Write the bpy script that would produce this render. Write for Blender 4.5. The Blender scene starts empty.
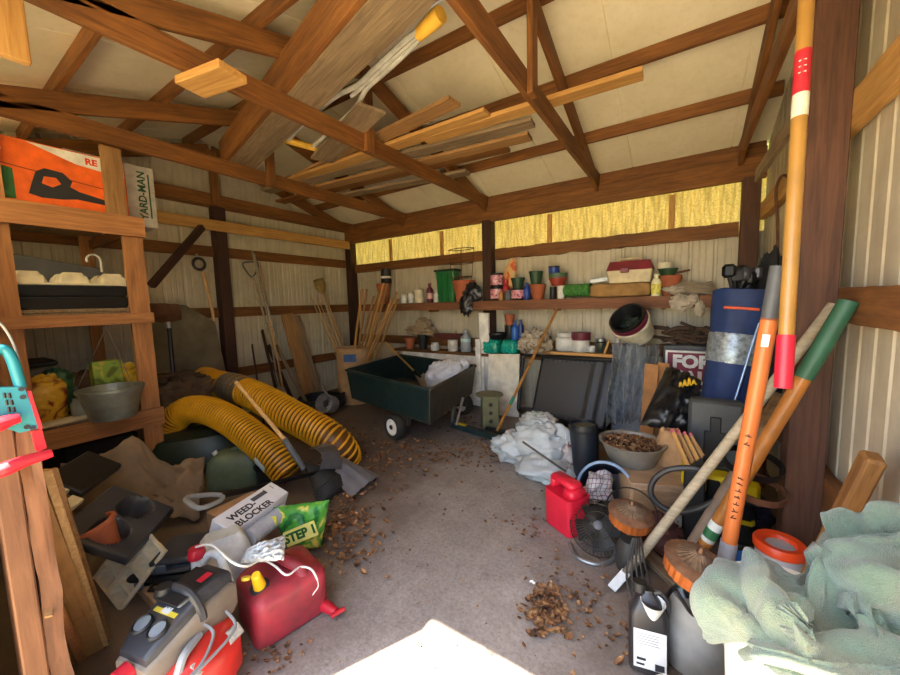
import bpy, math, random
from mathutils import Vector, Matrix, noise, Quaternion
random.seed(7)
scn = bpy.context.scene
COL = scn.collection
PI = math.pi
V = Vector

# ---------------------------------------------------------------- camera model
F, YAW, PITCH, ROLL, EYE = 360.0, .5777, .0964, -.0270, 1.55
_f0 = V((-math.sin(YAW), math.cos(YAW), 0)); _r0 = V((math.cos(YAW), math.sin(YAW), 0)); _u0 = V((0, 0, 1))
FW = _f0*math.cos(PITCH) - _u0*math.sin(PITCH); _u = _u0*math.cos(PITCH) + _f0*math.sin(PITCH)
RT = _r0*math.cos(ROLL) + _u*math.sin(ROLL); UP = _u*math.cos(ROLL) - _r0*math.sin(ROLL)
EYEP = V((0, 0, EYE))
def ray(x, y): return FW + RT*((x-450)/F) - UP*((y-337.5)/F)
def OZ(x, y, z=0.0):
    d = ray(x, y); return EYEP + d*((z-EYE)/d.z)
def OY(x, y, Y):
    d = ray(x, y); return EYEP + d*(Y/d.y)
def OX(x, y, X):
    d = ray(x, y); return EYEP + d*(X/d.x)
def OD(x, y, k):
    return EYEP + ray(x, y)*k

# ---------------------------------------------------------------- object helpers
def tag(o, label=None, cat=None, group=None, kind=None):
    if label: o['label'] = label
    if cat: o['category'] = cat
    if group: o['group'] = group
    if kind: o['kind'] = kind
    return o
def root(name, loc, label, cat, group=None):
    o = bpy.data.objects.new(name, None); COL.objects.link(o)
    o.location = loc; o.empty_display_size = .1
    return tag(o, label, cat, group)
def dup(o, loc=None, rotz=None, label=None, group=None, scale=None):
    r = o.copy(); COL.objects.link(r)
    for k in ('label', 'group'):
        pass
    if loc is not None: r.location = loc
    if rotz is not None: r.rotation_euler.z = rotz
    if scale: r.scale = (scale,)*3
    if label: r['label'] = label
    if group: r['group'] = group
    for ch in list(o.children):
        c = ch.copy(); COL.objects.link(c); c.parent = r
        for g in list(ch.children):
            d = g.copy(); COL.objects.link(d); d.parent = c
    return r
def frame(x, z=None):
    """rotation matrix whose X runs along x and whose Z is as close to z as it can be"""
    x = V(x).normalized(); z = V(z) if z is not None else V((0, 0, 1))
    if abs(x.dot(z.normalized())) > .999: z = V((0, 1, 0)) if abs(x.y) < .9 else V((1, 0, 0))
    y = z.cross(x).normalized(); z = x.cross(y)
    return Matrix((x, y, z)).transposed()
def T(loc, rot=None):
    m = Matrix.Translation(V(loc))
    if rot is not None:
        m = m @ (rot.to_4x4() if hasattr(rot, 'to_4x4') else rot)
    return m
def RX(a): return Matrix.Rotation(a, 4, 'X')
def RY(a): return Matrix.Rotation(a, 4, 'Y')
def RZ(a): return Matrix.Rotation(a, 4, 'Z')
def fbm(p, o=4): return noise.fractal(V(p), 1.0, 2.0, o)

class B:
    """collects shapes and links them as ONE mesh object"""
    def __init__(s): s.v = []; s.f = []
    def add(s, vs, fs, M=None):
        k = len(s.v)
        s.v += [(M @ V(v)) if M is not None else V(v) for v in vs]
        s.f += [tuple(i+k for i in f) for f in fs]
        return s
    def box(s, c, d, M=None, bev=0.0):
        x, y, z = d[0]/2, d[1]/2, d[2]/2
        b = min(bev, x*.9, y*.9, z*.9)
        R = T(c) if M is None else M @ T(c)
        if b <= 0:
            vs = [(sx*x, sy*y, sz*z) for sx in (-1, 1) for sy in (-1, 1) for sz in (-1, 1)]
            return s.add(vs, [(0,1,3,2),(4,6,7,5),(0,4,5,1),(2,3,7,6),(0,2,6,4),(1,5,7,3)], R)
        vs = []; idx = {}
        for sx in (-1, 1):
            for sy in (-1, 1):
                for sz in (-1, 1):
                    for a in range(3):
                        p = [sx*(x-b), sy*(y-b), sz*(z-b)]; p[a] += (sx, sy, sz)[a]*b
                        idx[sx, sy, sz, a] = len(vs); vs.append(p)
        fs = []
        for a in range(3):
            o1, o2 = (a+1) % 3, (a+2) % 3
            for sg in (-1, 1):
                q = []
                for s1, s2 in ((-1,-1),(1,-1),(1,1),(-1,1)):
                    k = [0,0,0]; k[a] = sg; k[o1] = s1; k[o2] = s2; q.append(idx[k[0],k[1],k[2],a])
                fs.append(tuple(q if sg > 0 else q[::-1]))
        for a in range(3):
            o1, o2 = (a+1) % 3, (a+2) % 3
            for s1 in (-1, 1):
                for s2 in (-1, 1):
                    k = [0,0,0]; k[o1] = s1; k[o2] = s2
                    k[a] = -1; A0 = idx[k[0],k[1],k[2],o1]; A1 = idx[k[0],k[1],k[2],o2]
                    k[a] = 1; B0 = idx[k[0],k[1],k[2],o1]; B1 = idx[k[0],k[1],k[2],o2]
                    q = (A0, B0, B1, A1)
                    fs.append(q[::-1] if s1*s2 > 0 else q)
        for sx in (-1, 1):
            for sy in (-1, 1):
                for sz in (-1, 1):
                    q = tuple(idx[sx,sy,sz,a] for a in range(3)); fs.append(q if sx*sy*sz > 0 else q[::-1])
        return s.add(vs, fs, R)
    def grid(s, rows, M=None, wrapu=False, wrapv=False, flip=False):
        nu = len(rows); nv = len(rows[0]); vs = [p for r in rows for p in r]; fs = []
        for i in range(nu if wrapu else nu-1):
            for j in range(nv if wrapv else nv-1):
                q = (i*nv+j, ((i+1) % nu)*nv+j, ((i+1) % nu)*nv+(j+1) % nv, i*nv+(j+1) % nv)
                fs.append(q[::-1] if flip else q)
        return s.add(vs, fs, M)
    def tube(s, pts, r, n=8, caps=True, closed=False, flat=1.0, up=None):
        pts = [V(p) for p in pts]; N = len(pts)
        rs = r if isinstance(r, (list, tuple)) else [r]*N
        tg = []
        for i in range(N):
            a = pts[(i-1) % N] if (closed or i > 0) else pts[i]; b = pts[(i+1) % N] if (closed or i < N-1) else pts[i]
            d = (b-a); tg.append(d.normalized() if d.length > 1e-9 else V((0, 0, 1)))
        nrm = V(up) if up is not None else (V((0, 0, 1)) if abs(tg[0].z) < .9 else V((1, 0, 0)))
        rows = []
        for i in range(N):
            t = tg[i]
            if up is not None and abs(t.dot(V(up))) < .98: nrm = V(up)
            nrm = (nrm - t*nrm.dot(t)).normalized(); bn = t.cross(nrm)
            rows.append([pts[i] + (nrm*math.cos(2*PI*k/n)*flat + bn*math.sin(2*PI*k/n))*rs[i] for k in range(n)])
        s.grid(rows, wrapu=closed, wrapv=True, flip=True)
        if caps and not closed:
            k = len(s.v)-N*n
            s.f.append(tuple(range(k, k+n))[::-1][::-1] if False else tuple(range(k, k+n)))
            s.f.append(tuple(range(k+(N-1)*n, k+N*n))[::-1])
        return s
    def lathe(s, prof, n=24, M=None, sx=1.0, sy=1.0, cap=True):
        rows = [[(r*math.cos(2*PI*k/n)*sx, r*math.sin(2*PI*k/n)*sy, z) for k in range(n)] for r, z in prof]
        k = len(s.v); s.grid(rows, M, wrapv=True, flip=True)
        if cap and prof[0][0] > 1e-6: s.f.append(tuple(range(k, k+n)))
        m = len(prof)-1
        if cap and prof[-1][0] > 1e-6: s.f.append(tuple(range(k+m*n, k+(m+1)*n))[::-1])
        return s
    def prism(s, poly, h, M=None, z0=0.0):
        n = len(poly)
        vs = [(x, y, z0) for x, y in poly] + [(x, y, z0+h) for x, y in poly]
        fs = [tuple(range(n))[::-1], tuple(range(n, 2*n))] + [(i, (i+1) % n, n+(i+1) % n, n+i) for i in range(n)]
        return s.add(vs, fs, M)
    def disp(s, amp, sc, seed=0, o=3, start=0):
        for i in range(start, len(s.v)):
            p = s.v[i]; q = p*sc + V((seed*7.3, seed*3.1, seed*1.7))
            s.v[i] = p + V((fbm(q, o), fbm(q+V((31, 0, 0)), o), fbm(q+V((0, 47, 0)), o)))*amp
        return s
    def build(s, name, mat, parent=None, smooth=38, M=None):
        off = parent.location.copy() if parent is not None else V((0, 0, 0))
        if parent is not None and parent.parent is not None: off = off + parent.parent.location
        me = bpy.data.meshes.new(name)
        vs = [tuple(v-off) if M is None else tuple(v) for v in s.v]
        me.from_pydata(vs, [], s.f); me.update()
        bmfix(me)
        if smooth:
            me.shade_smooth(); me.set_sharp_from_angle(angle=math.radians(smooth))
        ms = mat if isinstance(mat, (list, tuple)) else [mat]
        for m in ms: me.materials.append(m)
        o = bpy.data.objects.new(name, me); COL.objects.link(o)
        if M is not None: o.matrix_world = M
        if parent is not None:
            o.parent = parent
            if M is not None: o.matrix_basis = T(-off) @ M
        return o
import bmesh
def bmfix(me):
    bm = bmesh.new(); bm.from_mesh(me); bmesh.ops.recalc_face_normals(bm, faces=bm.faces); bm.to_mesh(me); bm.free()

def beam(name, p0, p1, w, h, mat, up=None, parent=None, bev=.004, rough=0.0, seed=0):
    """a board from p0 to p1 with its own long axis: w across, h along up"""
    p0, p1 = V(p0), V(p1); L = (p1-p0).length; R = frame(p1-p0, up)
    b = B()
    if rough > 0:
        n = max(4, int(L/.05)); rows = []
        for i in range(n+1):
            x = L*i/n; rw = []
            for (yy, zz) in ((-1,-1),(0,-1),(1,-1),(1,0),(1,1),(0,1),(-1,1),(-1,0)):
                rw.append((x, yy*w/2*(1+rough*.6*fbm((x*4+seed*9, yy, zz))), zz*h/2*(1+rough*fbm((x*5+seed*5, yy*2, zz*2+7)))))
            rows.append(rw)
        b.grid(rows, wrapv=True, flip=True); m = len(rows); b.f.append(tuple(range(8))); b.f.append(tuple(range((m-1)*8, m*8))[::-1])
    else:
        b.box((L/2, 0, 0), (L, w, h), bev=bev)
    return b.build(name, mat, parent, 30, M=T(p0, R))
def text(name, body, size, mat, M, parent=None, ext=.0008, align='CENTER', bold=0.0):
    cu = bpy.data.curves.new(name, 'FONT'); cu.body = body; cu.size = size; cu.extrude = ext; cu.align_x = align; cu.align_y = 'CENTER'
    cu.offset = bold; cu.resolution_u = 3
    t = bpy.data.objects.new(name+'_tmp', cu); COL.objects.link(t)
    bpy.context.view_layer.update()
    me = bpy.data.meshes.new_from_object(t.evaluated_get(bpy.context.evaluated_depsgraph_get()))
    bpy.data.objects.remove(t); me.materials.clear(); me.materials.append(mat); me.name = name
    o = bpy.data.objects.new(name, me); COL.objects.link(o)
    if parent is not None:
        o.parent = parent; off = parent.location.copy()
        if parent.parent is not None: off += parent.parent.location
        o.matrix_basis = T(-off) @ M
    else: o.matrix_world = M
    return o
def spline(pts, n=8, closed=False):
    pts = [V(p) for p in pts]; out = []; N = len(pts)
    for i in range(N if closed else N-1):
        if closed: a, b, c, d = pts[(i-1) % N], pts[i], pts[(i+1) % N], pts[(i+2) % N]
        else: a, b, c, d = pts[max(i-1, 0)], pts[i], pts[i+1], pts[min(i+2, N-1)]
        for k in range(n):
            t = k/n
            out.append(.5*((2*b)+(c-a)*t+(2*a-5*b+4*c-d)*t*t+(3*b-a-3*c+d)*t*t*t))
    if not closed: out.append(pts[-1])
    return out
def arc(c, r, a0, a1, n, x=(1,0,0), y=(0,0,1)):
    return [V(c)+V(x)*r*math.cos(a0+(a1-a0)*i/n)+V(y)*r*math.sin(a0+(a1-a0)*i/n) for i in range(n+1)]
def rrect(w, h, r, n=4):
    o = []
    for cx, cy, a in ((w/2-r, h/2-r, 0), (-w/2+r, h/2-r, PI/2), (-w/2+r, -h/2+r, PI), (w/2-r, -h/2+r, 1.5*PI)):
        o += [(cx+r*math.cos(a+PI/2*i/n), cy+r*math.sin(a+PI/2*i/n)) for i in range(n+1)]
    return o
def blob(b, c, d, M=None, nu=28, nv=20, amp=.12, sc=3.0, seed=0, flat=None, pw=1.0, ridge=0.0):
    """a crumpled bag: a rounded box-like lump, floor-flattened, with folds"""
    rows = []
    for i in range(nv+1):
        th = PI*i/nv; rw = []
        for k in range(nu):
            ph = 2*PI*k/nu
            p = V((math.sin(th)*math.cos(ph), math.sin(th)*math.sin(ph), math.cos(th)))
            if pw != 1: p = V([math.copysign(abs(q)**pw, q) for q in p])
            q = p*sc+V((seed*5.7, seed*2.3, seed*9.1)); n_ = fbm(q, 4)
            rg = (1-abs(fbm(q*1.7+V((9, 9, 9)), 3)))*ridge
            p = p*(1+amp*n_+rg-ridge*.7)
            w = V((p.x*d[0]/2, p.y*d[1]/2, p.z*d[2]/2))
            if flat is not None and w.z < flat*d[2]/2: w.z = flat*d[2]/2
            rw.append(w)
        rows.append(rw)
    return b.grid(rows, T(c) if M is None else M @ T(c), wrapv=True, flip=True)
# ---------------------------------------------------------------- materials
def lin(c):
    if isinstance(c, str): c = [int(c[i:i+2], 16)/255 for i in (0, 2, 4)]
    return tuple((x/12.92 if x <= .04045 else ((x+.055)/1.055)**2.4) for x in c)+(1,)
def _new(name):
    m = bpy.data.materials.new(name); m.use_nodes = True; nt = m.node_tree
    return m, nt, nt.nodes['Principled BSDF'], nt.nodes.new, nt.links.new
def mixc(nt, a, b, fac, blend='MIX'):
    n = nt.nodes.new('ShaderNodeMix'); n.data_type = 'RGBA'; n.blend_type = blend
    for sock, v in ((n.inputs[0], fac), (n.inputs[6], a), (n.inputs[7], b)):
        if hasattr(v, 'is_linked'): nt.links.new(v, sock)
        else: sock.default_value = v
    return n.outputs[2]
def ramp(nt, fac, stops):
    n = nt.nodes.new('ShaderNodeValToRGB'); e = n.color_ramp.elements
    while len(e) < len(stops): e.new(.5)
    for i, (p, c) in enumerate(stops):
        e[i].position = p; e[i].color = c if len(c) == 4 else tuple(c)+(1,)
    nt.links.new(fac, n.inputs[0]); return n.outputs[0]
def coords(nt, scale=(1, 1, 1), rnd=True):
    tc = nt.nodes.new('ShaderNodeTexCoord'); mp = nt.nodes.new('ShaderNodeMapping'); mp.inputs['Scale'].default_value = scale
    nt.links.new(tc.outputs['Object'], mp.inputs[0])
    if rnd:
        oi = nt.nodes.new('ShaderNodeObjectInfo'); mu = nt.nodes.new('ShaderNodeVectorMath'); mu.operation = 'SCALE'
        cb = nt.nodes.new('ShaderNodeCombineXYZ')
        for i in range(3): nt.links.new(oi.outputs['Random'], cb.inputs[i])
        nt.links.new(cb.outputs[0], mu.inputs[0]); mu.inputs['Scale'].default_value = 37.0
        nt.links.new(mu.outputs[0], mp.inputs['Location'])
    return mp.outputs[0]
def nz(nt, vec, scale, detail=4, rough=.55, dist=0.0):
    n = nt.nodes.new('ShaderNodeTexNoise'); n.inputs['Scale'].default_value = scale; n.inputs['Detail'].default_value = detail
    n.inputs['Roughness'].default_value = rough; n.inputs['Distortion'].default_value = dist
    nt.links.new(vec, n.inputs['Vector']); return n.outputs[0]
def bumpn(nt, h, st, dist=.01):
    n = nt.nodes.new('ShaderNodeBump'); n.inputs['Strength'].default_value = st; n.inputs['Distance'].default_value = dist
    nt.links.new(h, n.inputs['Height']); return n.outputs[0]
_M = {}
def mat(c, rough=.6, metal=0.0, var=.22, sc=9.0, bump=.15, dirt=0.0, dirtc='5a4a38', name=None, trans=0.0, alpha=1.0, bs=60):
    key = (c, rough, metal, var, sc, bump, dirt, dirtc, trans, alpha, bs)
    if key in _M: return _M[key]
    m, nt, bs_, N, Lk = _new(name or 'surface_'+c)
    col = lin(c); v = coords(nt)
    n1 = nz(nt, v, sc, 5)
    lo = tuple(x*(1-var) for x in col[:3])+(1,); hi = tuple(min(1, x*(1+var)) for x in col[:3])+(1,)
    cc = ramp(nt, n1, [(.3, lo), (.7, hi)])
    if dirt > 0:
        n2 = nz(nt, v, sc*.6+3, 6, .65); f = ramp(nt, n2, [(.62-dirt*.4, (0, 0, 0)), (.72, (dirt,)*3)])
        cc = mixc(nt, cc, lin(dirtc), f)
    Lk(cc, bs_.inputs['Base Color']); bs_.inputs['Roughness'].default_value = rough; bs_.inputs['Metallic'].default_value = metal
    if bump: Lk(bumpn(nt, nz(nt, v, bs, 4), bump, .004), bs_.inputs['Normal'])
    if trans: bs_.inputs['Transmission Weight'].default_value = trans; bs_.inputs['IOR'].default_value = 1.2
    if alpha < 1: bs_.inputs['Alpha'].default_value = alpha
    _M[key] = m; return m
def wood(c1, c2, axis=0, name=None, rough=.7, fine=1.0, stain=.35, bump=.25):
    key = ('w', c1, c2, axis, rough, fine, stain, bump)
    if key in _M: return _M[key]
    m, nt, bs_, N, Lk = _new(name or 'wood_'+c1)
    s = [14*fine]*3; s[axis] = .9*fine
    v = coords(nt, s); v2 = coords(nt, [2.5 if i != axis else .8 for i in range(3)])
    g = nz(nt, v, 2.2, 6, .6, 1.2); gf = nz(nt, v, 9, 3, .6)
    mx = N('ShaderNodeMath'); mx.operation = 'MULTIPLY_ADD'; Lk(gf, mx.inputs[0]); mx.inputs[1].default_value = .3; Lk(g, mx.inputs[2])
    cc = ramp(nt, mx.outputs[0], [(.42, lin(c1)), (.85, lin(c2))])
    st = nz(nt, v2, 2.0, 5, .6); f = ramp(nt, st, [(.38, (stain,)*3), (.6, (0, 0, 0))])
    dk = tuple(x*.35 for x in lin(c1)[:3])+(1,)
    cc = mixc(nt, cc, dk, f)
    Lk(cc, bs_.inputs['Base Color']); bs_.inputs['Roughness'].default_value = rough
    Lk(bumpn(nt, mx.outputs[0], bump, .004), bs_.inputs['Normal'])
    _M[key] = m; return m

W_BEAM = wood('5e3616', '94602a', name='old_truss_wood')
W_GIRT = wood('5a3416', '8c5a2a', name='old_girt_wood')
W_POST = wood('2a1712', '4a2a1e', name='dark_post_wood', stain=.25)
W_POSTR = wood('402519', '633f2c', name='red_brown_post_wood', stain=.25)
W_LIGHT = wood('a8763c', 'd0a25e', name='pale_board_wood', stain=.18)
W_SHELF = wood('94603a', 'c48a56', name='shelf_frame_wood', stain=.22)
W_GREY = wood('6e5a46', 'a08a6c', name='weathered_board_wood', stain=.3)
W_TAN = wood('86603a', 'b48a58', name='tan_board_wood', stain=.25)
W_HANDLE = wood('b88a50', 'd8b078', name='pale_handle_wood', stain=.12, rough=.5)
W_HANDLEG = wood('8c7e68', 'b8aa90', name='weathered_handle_wood', stain=.2)
W_YEL = wood('8f5e2a', 'b8833f', name='varnished_handle_wood', stain=.1, rough=.35)
BLACK = mat('1a1b1d', .5, name='black_plastic')
BLACKM = mat('16161a', .4, .3, name='black_metal')
GREYP = mat('55565a', .5, name='grey_plastic', dirt=.3)
WHITEP = mat('d8d8d2', .5, name='white_plastic', dirt=.15)
CREAM = mat('d8cfb4', .6, name='cream_plastic', dirt=.25, dirtc='7a6a50')
TERRA = mat('a85c3c', .8, name='terracotta_clay', dirt=.2, dirtc='d0a080')
STEEL = mat('a0a2a4', .4, .8, name='dull_steel', dirt=.35, dirtc='6a5a4c')
GALV = mat('98a09c', .45, .6, name='galvanised_metal', dirt=.35, dirtc='60584a')
RUST = mat('6a4630', .8, .3, name='rusty_iron', var=.4)
RED = mat('c02430', .45, name='red_plastic', dirt=.3, dirtc='7a2a28')
WHITE = mat('e6e4de', .55, name='white_paint')

# ---------------------------------------------------------------- camera
cam = bpy.data.objects.new('camera', bpy.data.cameras.new('camera')); COL.objects.link(cam)
cam.data.sensor_width = 36; cam.data.lens = F*36/900; cam.data.clip_start = .02; cam.data.clip_end = 300
cam.matrix_world = Matrix(((RT.x, UP.x, -FW.x, 0), (RT.y, UP.y, -FW.y, 0), (RT.z, UP.z, -FW.z, EYE), (0, 0, 0, 1)))
scn.camera = cam
vs = scn.view_settings; vs.view_transform = 'Standard'; vs.look = 'None'; vs.gamma = 1; vs.use_curve_mapping = False
vs.exposure = 1.45
# ---------------------------------------------------------------- light: open sky and the sun behind the open front
w = bpy.data.worlds.new('sky'); scn.world = w; scn.cycles.diffuse_bounces = 10; scn.cycles.max_bounces = 16; w.use_nodes = True; nt = w.node_tree
sky = nt.nodes.new('ShaderNodeTexSky'); sky.sky_type = 'NISHITA'; sky.sun_disc = False
sky.sun_elevation = math.radians(61); sky.sun_rotation = math.radians(207)
hs_ = nt.nodes.new('ShaderNodeHueSaturation'); hs_.inputs['Saturation'].default_value = .75; nt.links.new(sky.outputs[0], hs_.inputs['Color'])
bg = nt.nodes['Background']; bg.inputs[1].default_value = .40; nt.links.new(hs_.outputs[0], bg.inputs[0])
SUN_DIR = V((.46, .887, 0)).normalized()*math.cos(math.radians(62)) + V((0, 0, -math.sin(math.radians(62))))
sl = bpy.data.lights.new('sun', 'SUN'); sl.energy = 15.0; sl.angle = math.radians(.53); sl.color = (1, .9, .72)
so = bpy.data.objects.new('sun', sl); COL.objects.link(so); so.rotation_euler = SUN_DIR.to_track_quat('-Z', 'Y').to_euler(); so.location = (-6, -10, 12)

# ---------------------------------------------------------------- the building
XL, XR, YB, YF = -5.47, .66, 4.93, .02
RIDGE_Y, RIDGE_Z, SL = 2.45, 3.80, .30
def roofz(y): return RIDGE_Z - SL*abs(y-RIDGE_Y)
def structure(o): o['kind'] = 'structure'; return o
# floor: worn concrete with leaf dust
m, nt, bs, N, Lk = _new('worn_concrete'); FLOORM = m
v = coords(nt, rnd=False)
base = ramp(nt, nz(nt, v, 2.2, 8, .65), [(.3, lin('8a807c')), (.55, lin('a0968f')), (.75, lin('b4aaa4'))])
gr = ramp(nt, nz(nt, v, 60, 6, .7), [(.35, (.62, .6, .58)), (.6, (1, 1, 1))])
base = mixc(nt, base, gr, .8, 'MULTIPLY')
crk = ramp(nt, nz(nt, v, 5, 8, .75, .6), [(.58, (0, 0, 0)), (.72, (.6,)*3)]); base = mixc(nt, base, lin('54483e'), crk)
spk = ramp(nt, nz(nt, v, 150, 2), [(.66, (0, 0, 0)), (.72, (.8,)*3)]); base = mixc(nt, base, lin('b0a698'), spk)
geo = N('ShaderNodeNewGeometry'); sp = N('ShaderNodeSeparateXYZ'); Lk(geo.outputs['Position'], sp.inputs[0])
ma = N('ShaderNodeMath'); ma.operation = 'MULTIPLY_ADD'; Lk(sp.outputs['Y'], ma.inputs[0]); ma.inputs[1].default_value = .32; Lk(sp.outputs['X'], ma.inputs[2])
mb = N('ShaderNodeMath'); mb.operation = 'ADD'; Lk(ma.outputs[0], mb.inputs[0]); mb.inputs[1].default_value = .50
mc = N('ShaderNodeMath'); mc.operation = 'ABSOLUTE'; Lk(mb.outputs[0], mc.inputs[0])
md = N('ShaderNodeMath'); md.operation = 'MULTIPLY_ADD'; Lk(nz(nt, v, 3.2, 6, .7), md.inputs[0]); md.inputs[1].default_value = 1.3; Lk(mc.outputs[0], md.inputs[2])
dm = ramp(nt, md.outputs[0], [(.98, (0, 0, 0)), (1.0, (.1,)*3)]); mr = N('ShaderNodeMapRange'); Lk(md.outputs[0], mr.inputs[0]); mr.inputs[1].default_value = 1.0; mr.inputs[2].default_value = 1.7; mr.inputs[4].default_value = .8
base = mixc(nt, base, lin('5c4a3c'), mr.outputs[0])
Lk(base, bs.inputs['Base Color']); bs.inputs['Roughness'].default_value = .9
Lk(bumpn(nt, nz(nt, v, 70, 8, .7), .35, .006), bs.inputs['Normal'])
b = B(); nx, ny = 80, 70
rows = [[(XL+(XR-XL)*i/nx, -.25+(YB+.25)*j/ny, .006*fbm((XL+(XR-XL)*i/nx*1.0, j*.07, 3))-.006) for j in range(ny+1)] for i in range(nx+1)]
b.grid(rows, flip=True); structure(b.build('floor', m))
# the sunny yard in front of the open side
m, nt, bs, N, Lk = _new('pale_gravel'); v = coords(nt, rnd=False)
c = ramp(nt, nz(nt, v, 4, 8, .7), [(.3, lin('c4ae84')), (.7, lin('e2cfa4'))]); Lk(c, bs.inputs['Base Color']); bs.inputs['Roughness'].default_value = .95
b = B(); b.box((-2, -8.25, -.06), (30, 16, .1)); structure(b.build('ground', m))
m, nt, bs, N, Lk = _new('grass_field'); v = coords(nt, rnd=False)
c = ramp(nt, nz(nt, v, 3, 8, .7), [(.3, lin('55682c')), (.7, lin('7c8a44'))]); Lk(c, bs.inputs['Base Color']); bs.inputs['Roughness'].default_value = .95
b = B(); b.box((-2, 0, -.2), (160, 160, .1)); g = b.build('ground', m); structure(g)

# ribbed sheet metal
def sheetmat(c1, c2, dirtc, low, name):
    m, nt, bs, N, Lk = _new(name); v = coords(nt, rnd=False)
    cc = ramp(nt, nz(nt, v, 3, 6, .6), [(.3, lin(c1)), (.7, lin(c2))])
    f = ramp(nt, nz(nt, v, 7, 6, .7), [(.5, (0, 0, 0)), (.8, (.3,)*3)]); cc = mixc(nt, cc, lin(dirtc), f)
    vs_ = coords(nt, (9, 9, .7), rnd=False); f = ramp(nt, nz(nt, vs_, 2.2, 5, .6), [(.5, (0, 0, 0)), (.8, (.4,)*3)]); cc = mixc(nt, cc, lin(dirtc), f)
    Lk(cc, bs.inputs['Base Color']); bs.inputs['Roughness'].default_value = .5; bs.inputs['Metallic'].default_value = 0
    return m
M_WALLB = sheetmat('b4aa94', 'cac0aa', '8a7a60', 0, 'cream_sheet_metal')
M_WALLR = sheetmat('b0a48e', 'cabfa8', '94846a', 0, 'grey_beige_sheet_metal')
M_ROOF = sheetmat('e4dcc0', 'efe7cf', 'cfc49e', 0, 'white_roof_sheet')
PITCH_R = .2286
def ribs(x0, x1, d=.018):
    pts = []; x = x0
    while x < x1:
        pts += [(x, 0), (x+.012, d), (x+.034, d), (x+.046, 0), (x+.100, 0), (x+.104, .005), (x+.112, .005), (x+.116, 0), (x+.158, 0), (x+.162, .005), (x+.170, .005), (x+.174, 0)]
        x += PITCH_R
    return [p for p in pts if p[0] <= x1]+[(x1, 0)]
def ribs_r(x0, x1, d):
    pts = []; x = x0
    while x < x1: pts += [(x, 0), (x+.008, .007), (x+.022, .007), (x+.030, 0)]; x += .1524
    return [p for p in pts if p[0] <= x1]+[(x1, 0)]
def sheet(name, x0, x1, z0f, z1f, place, m, d=.012, rf=None):
    b = B(); rows = []
    for x, o in (rf or ribs)(x0, x1, d):
        rows.append([place(x, o, z0f(x)+(z1f(x)-z0f(x))*t) for t in (0, 1)])
    b.grid(rows); return structure(b.build(name, m, smooth=0))
# back wall: metal below, translucent yellow strip above
sheet('wall_back', XL, XR, lambda x: -.02, lambda x: 2.2, lambda x, o, z: (x, YB+o, z), M_WALLB)
m, nt, bs, N, Lk = _new('yellow_fibreglass'); v = coords(nt, rnd=False)
fl = ramp(nt, nz(nt, v, 45, 6, .75), [(.3, lin('b88a40')), (.5, lin('e2b662')), (.72, lin('f0d494'))])
stn = ramp(nt, nz(nt, coords(nt, (9, 9, 1.2), rnd=False), 3, 5, .6), [(.42, (0, 0, 0)), (.7, (.7,)*3)]); fl = mixc(nt, fl, lin('8a6a28'), stn)
tl = N('ShaderNodeBsdfTranslucent'); Lk(fl, tl.inputs[0]); Lk(fl, bs.inputs['Base Color']); bs.inputs['Roughness'].default_value = .5
mx = N('ShaderNodeMixShader'); mx.inputs[0].default_value = .36; Lk(bs.outputs[0], mx.inputs[1]); Lk(tl.outputs[0], mx.inputs[2])
Lk(mx.outputs[0], nt.nodes['Material Output'].inputs[0]); M_YEL = m
sheet('window_1', XL, XR, lambda x: 2.2, lambda x: 2.88, lambda x, o, z: (x, YB+o, z), m)
sheet('wall_left', YF, YB, lambda y: -.02, lambda y: roofz(y)+.01, lambda y, o, z: (XL-o, y, z), M_WALLB)
sheet('wall_right', YF, YB, lambda y: -.02, lambda y: roofz(y)+.01, lambda y, o, z: (XR+o, y, z), M_WALLR, rf=ribs_r)
# the closed left part of the front
sheet('wall_front', XL, -1.66, lambda x: -.02, lambda x: 2.2, lambda x, o, z: (x, YF-o, z), M_WALLB)
m, nt, bs, N, Lk = _new('added_translucent_sheet'); c = ramp(nt, nz(nt, coords(nt, rnd=False), 20, 5), [(.3, lin('e0cc98')), (.7, lin('f2e6c4'))])
tl = N('ShaderNodeBsdfTranslucent'); Lk(c, tl.inputs[0]); Lk(c, bs.inputs['Base Color']); bs.inputs['Roughness'].default_value = .5
mx = N('ShaderNodeMixShader'); mx.inputs[0].default_value = .62; Lk(bs.outputs[0], mx.inputs[1]); Lk(tl.outputs[0], mx.inputs[2]); Lk(mx.outputs[0], nt.nodes['Material Output'].inputs[0])
sheet('added_light_panel', XL, -1.66, lambda x: 2.2, lambda x: 3.07, lambda x, o, z: (x, YF-o, z), m)  # unseen translucent panel added to brighten the left side of the ceiling
# roof skin: two slopes with a seam groove at each sheet
def roof_side(name, ya, yb):
    b = B(); xs = []; x = -6.05
    while x < 1.2:
        xs += [(x, 0), (x+.004, .012), (x+.010, .012), (x+.014, 0)]; x += .915
    xs.append((1.0, 0))
    rows = [[(x, ya, roofz(ya)+o+.004*fbm((x*.8, ya, 0))), (x, (ya+yb)/2, roofz((ya+yb)/2)+o), (x, yb, roofz(yb)+o)] for x, o in xs]
    b.grid(rows); return structure(b.build(name, M_ROOF, smooth=0))
roof_side('ceiling', RIDGE_Y, YB+.25); roof_side('ceiling', -.13, RIDGE_Y)
_tn = [0]
def trim(p0, p1, w, h, m, up=None, rough=0.0):
    _tn[0] += 1
    return structure(beam('trim_%d' % _tn[0], p0, p1, w, h, m, up, rough=rough, seed=_tn[0]))
ZC = 2.985                       # middle of the bottom chords
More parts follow.
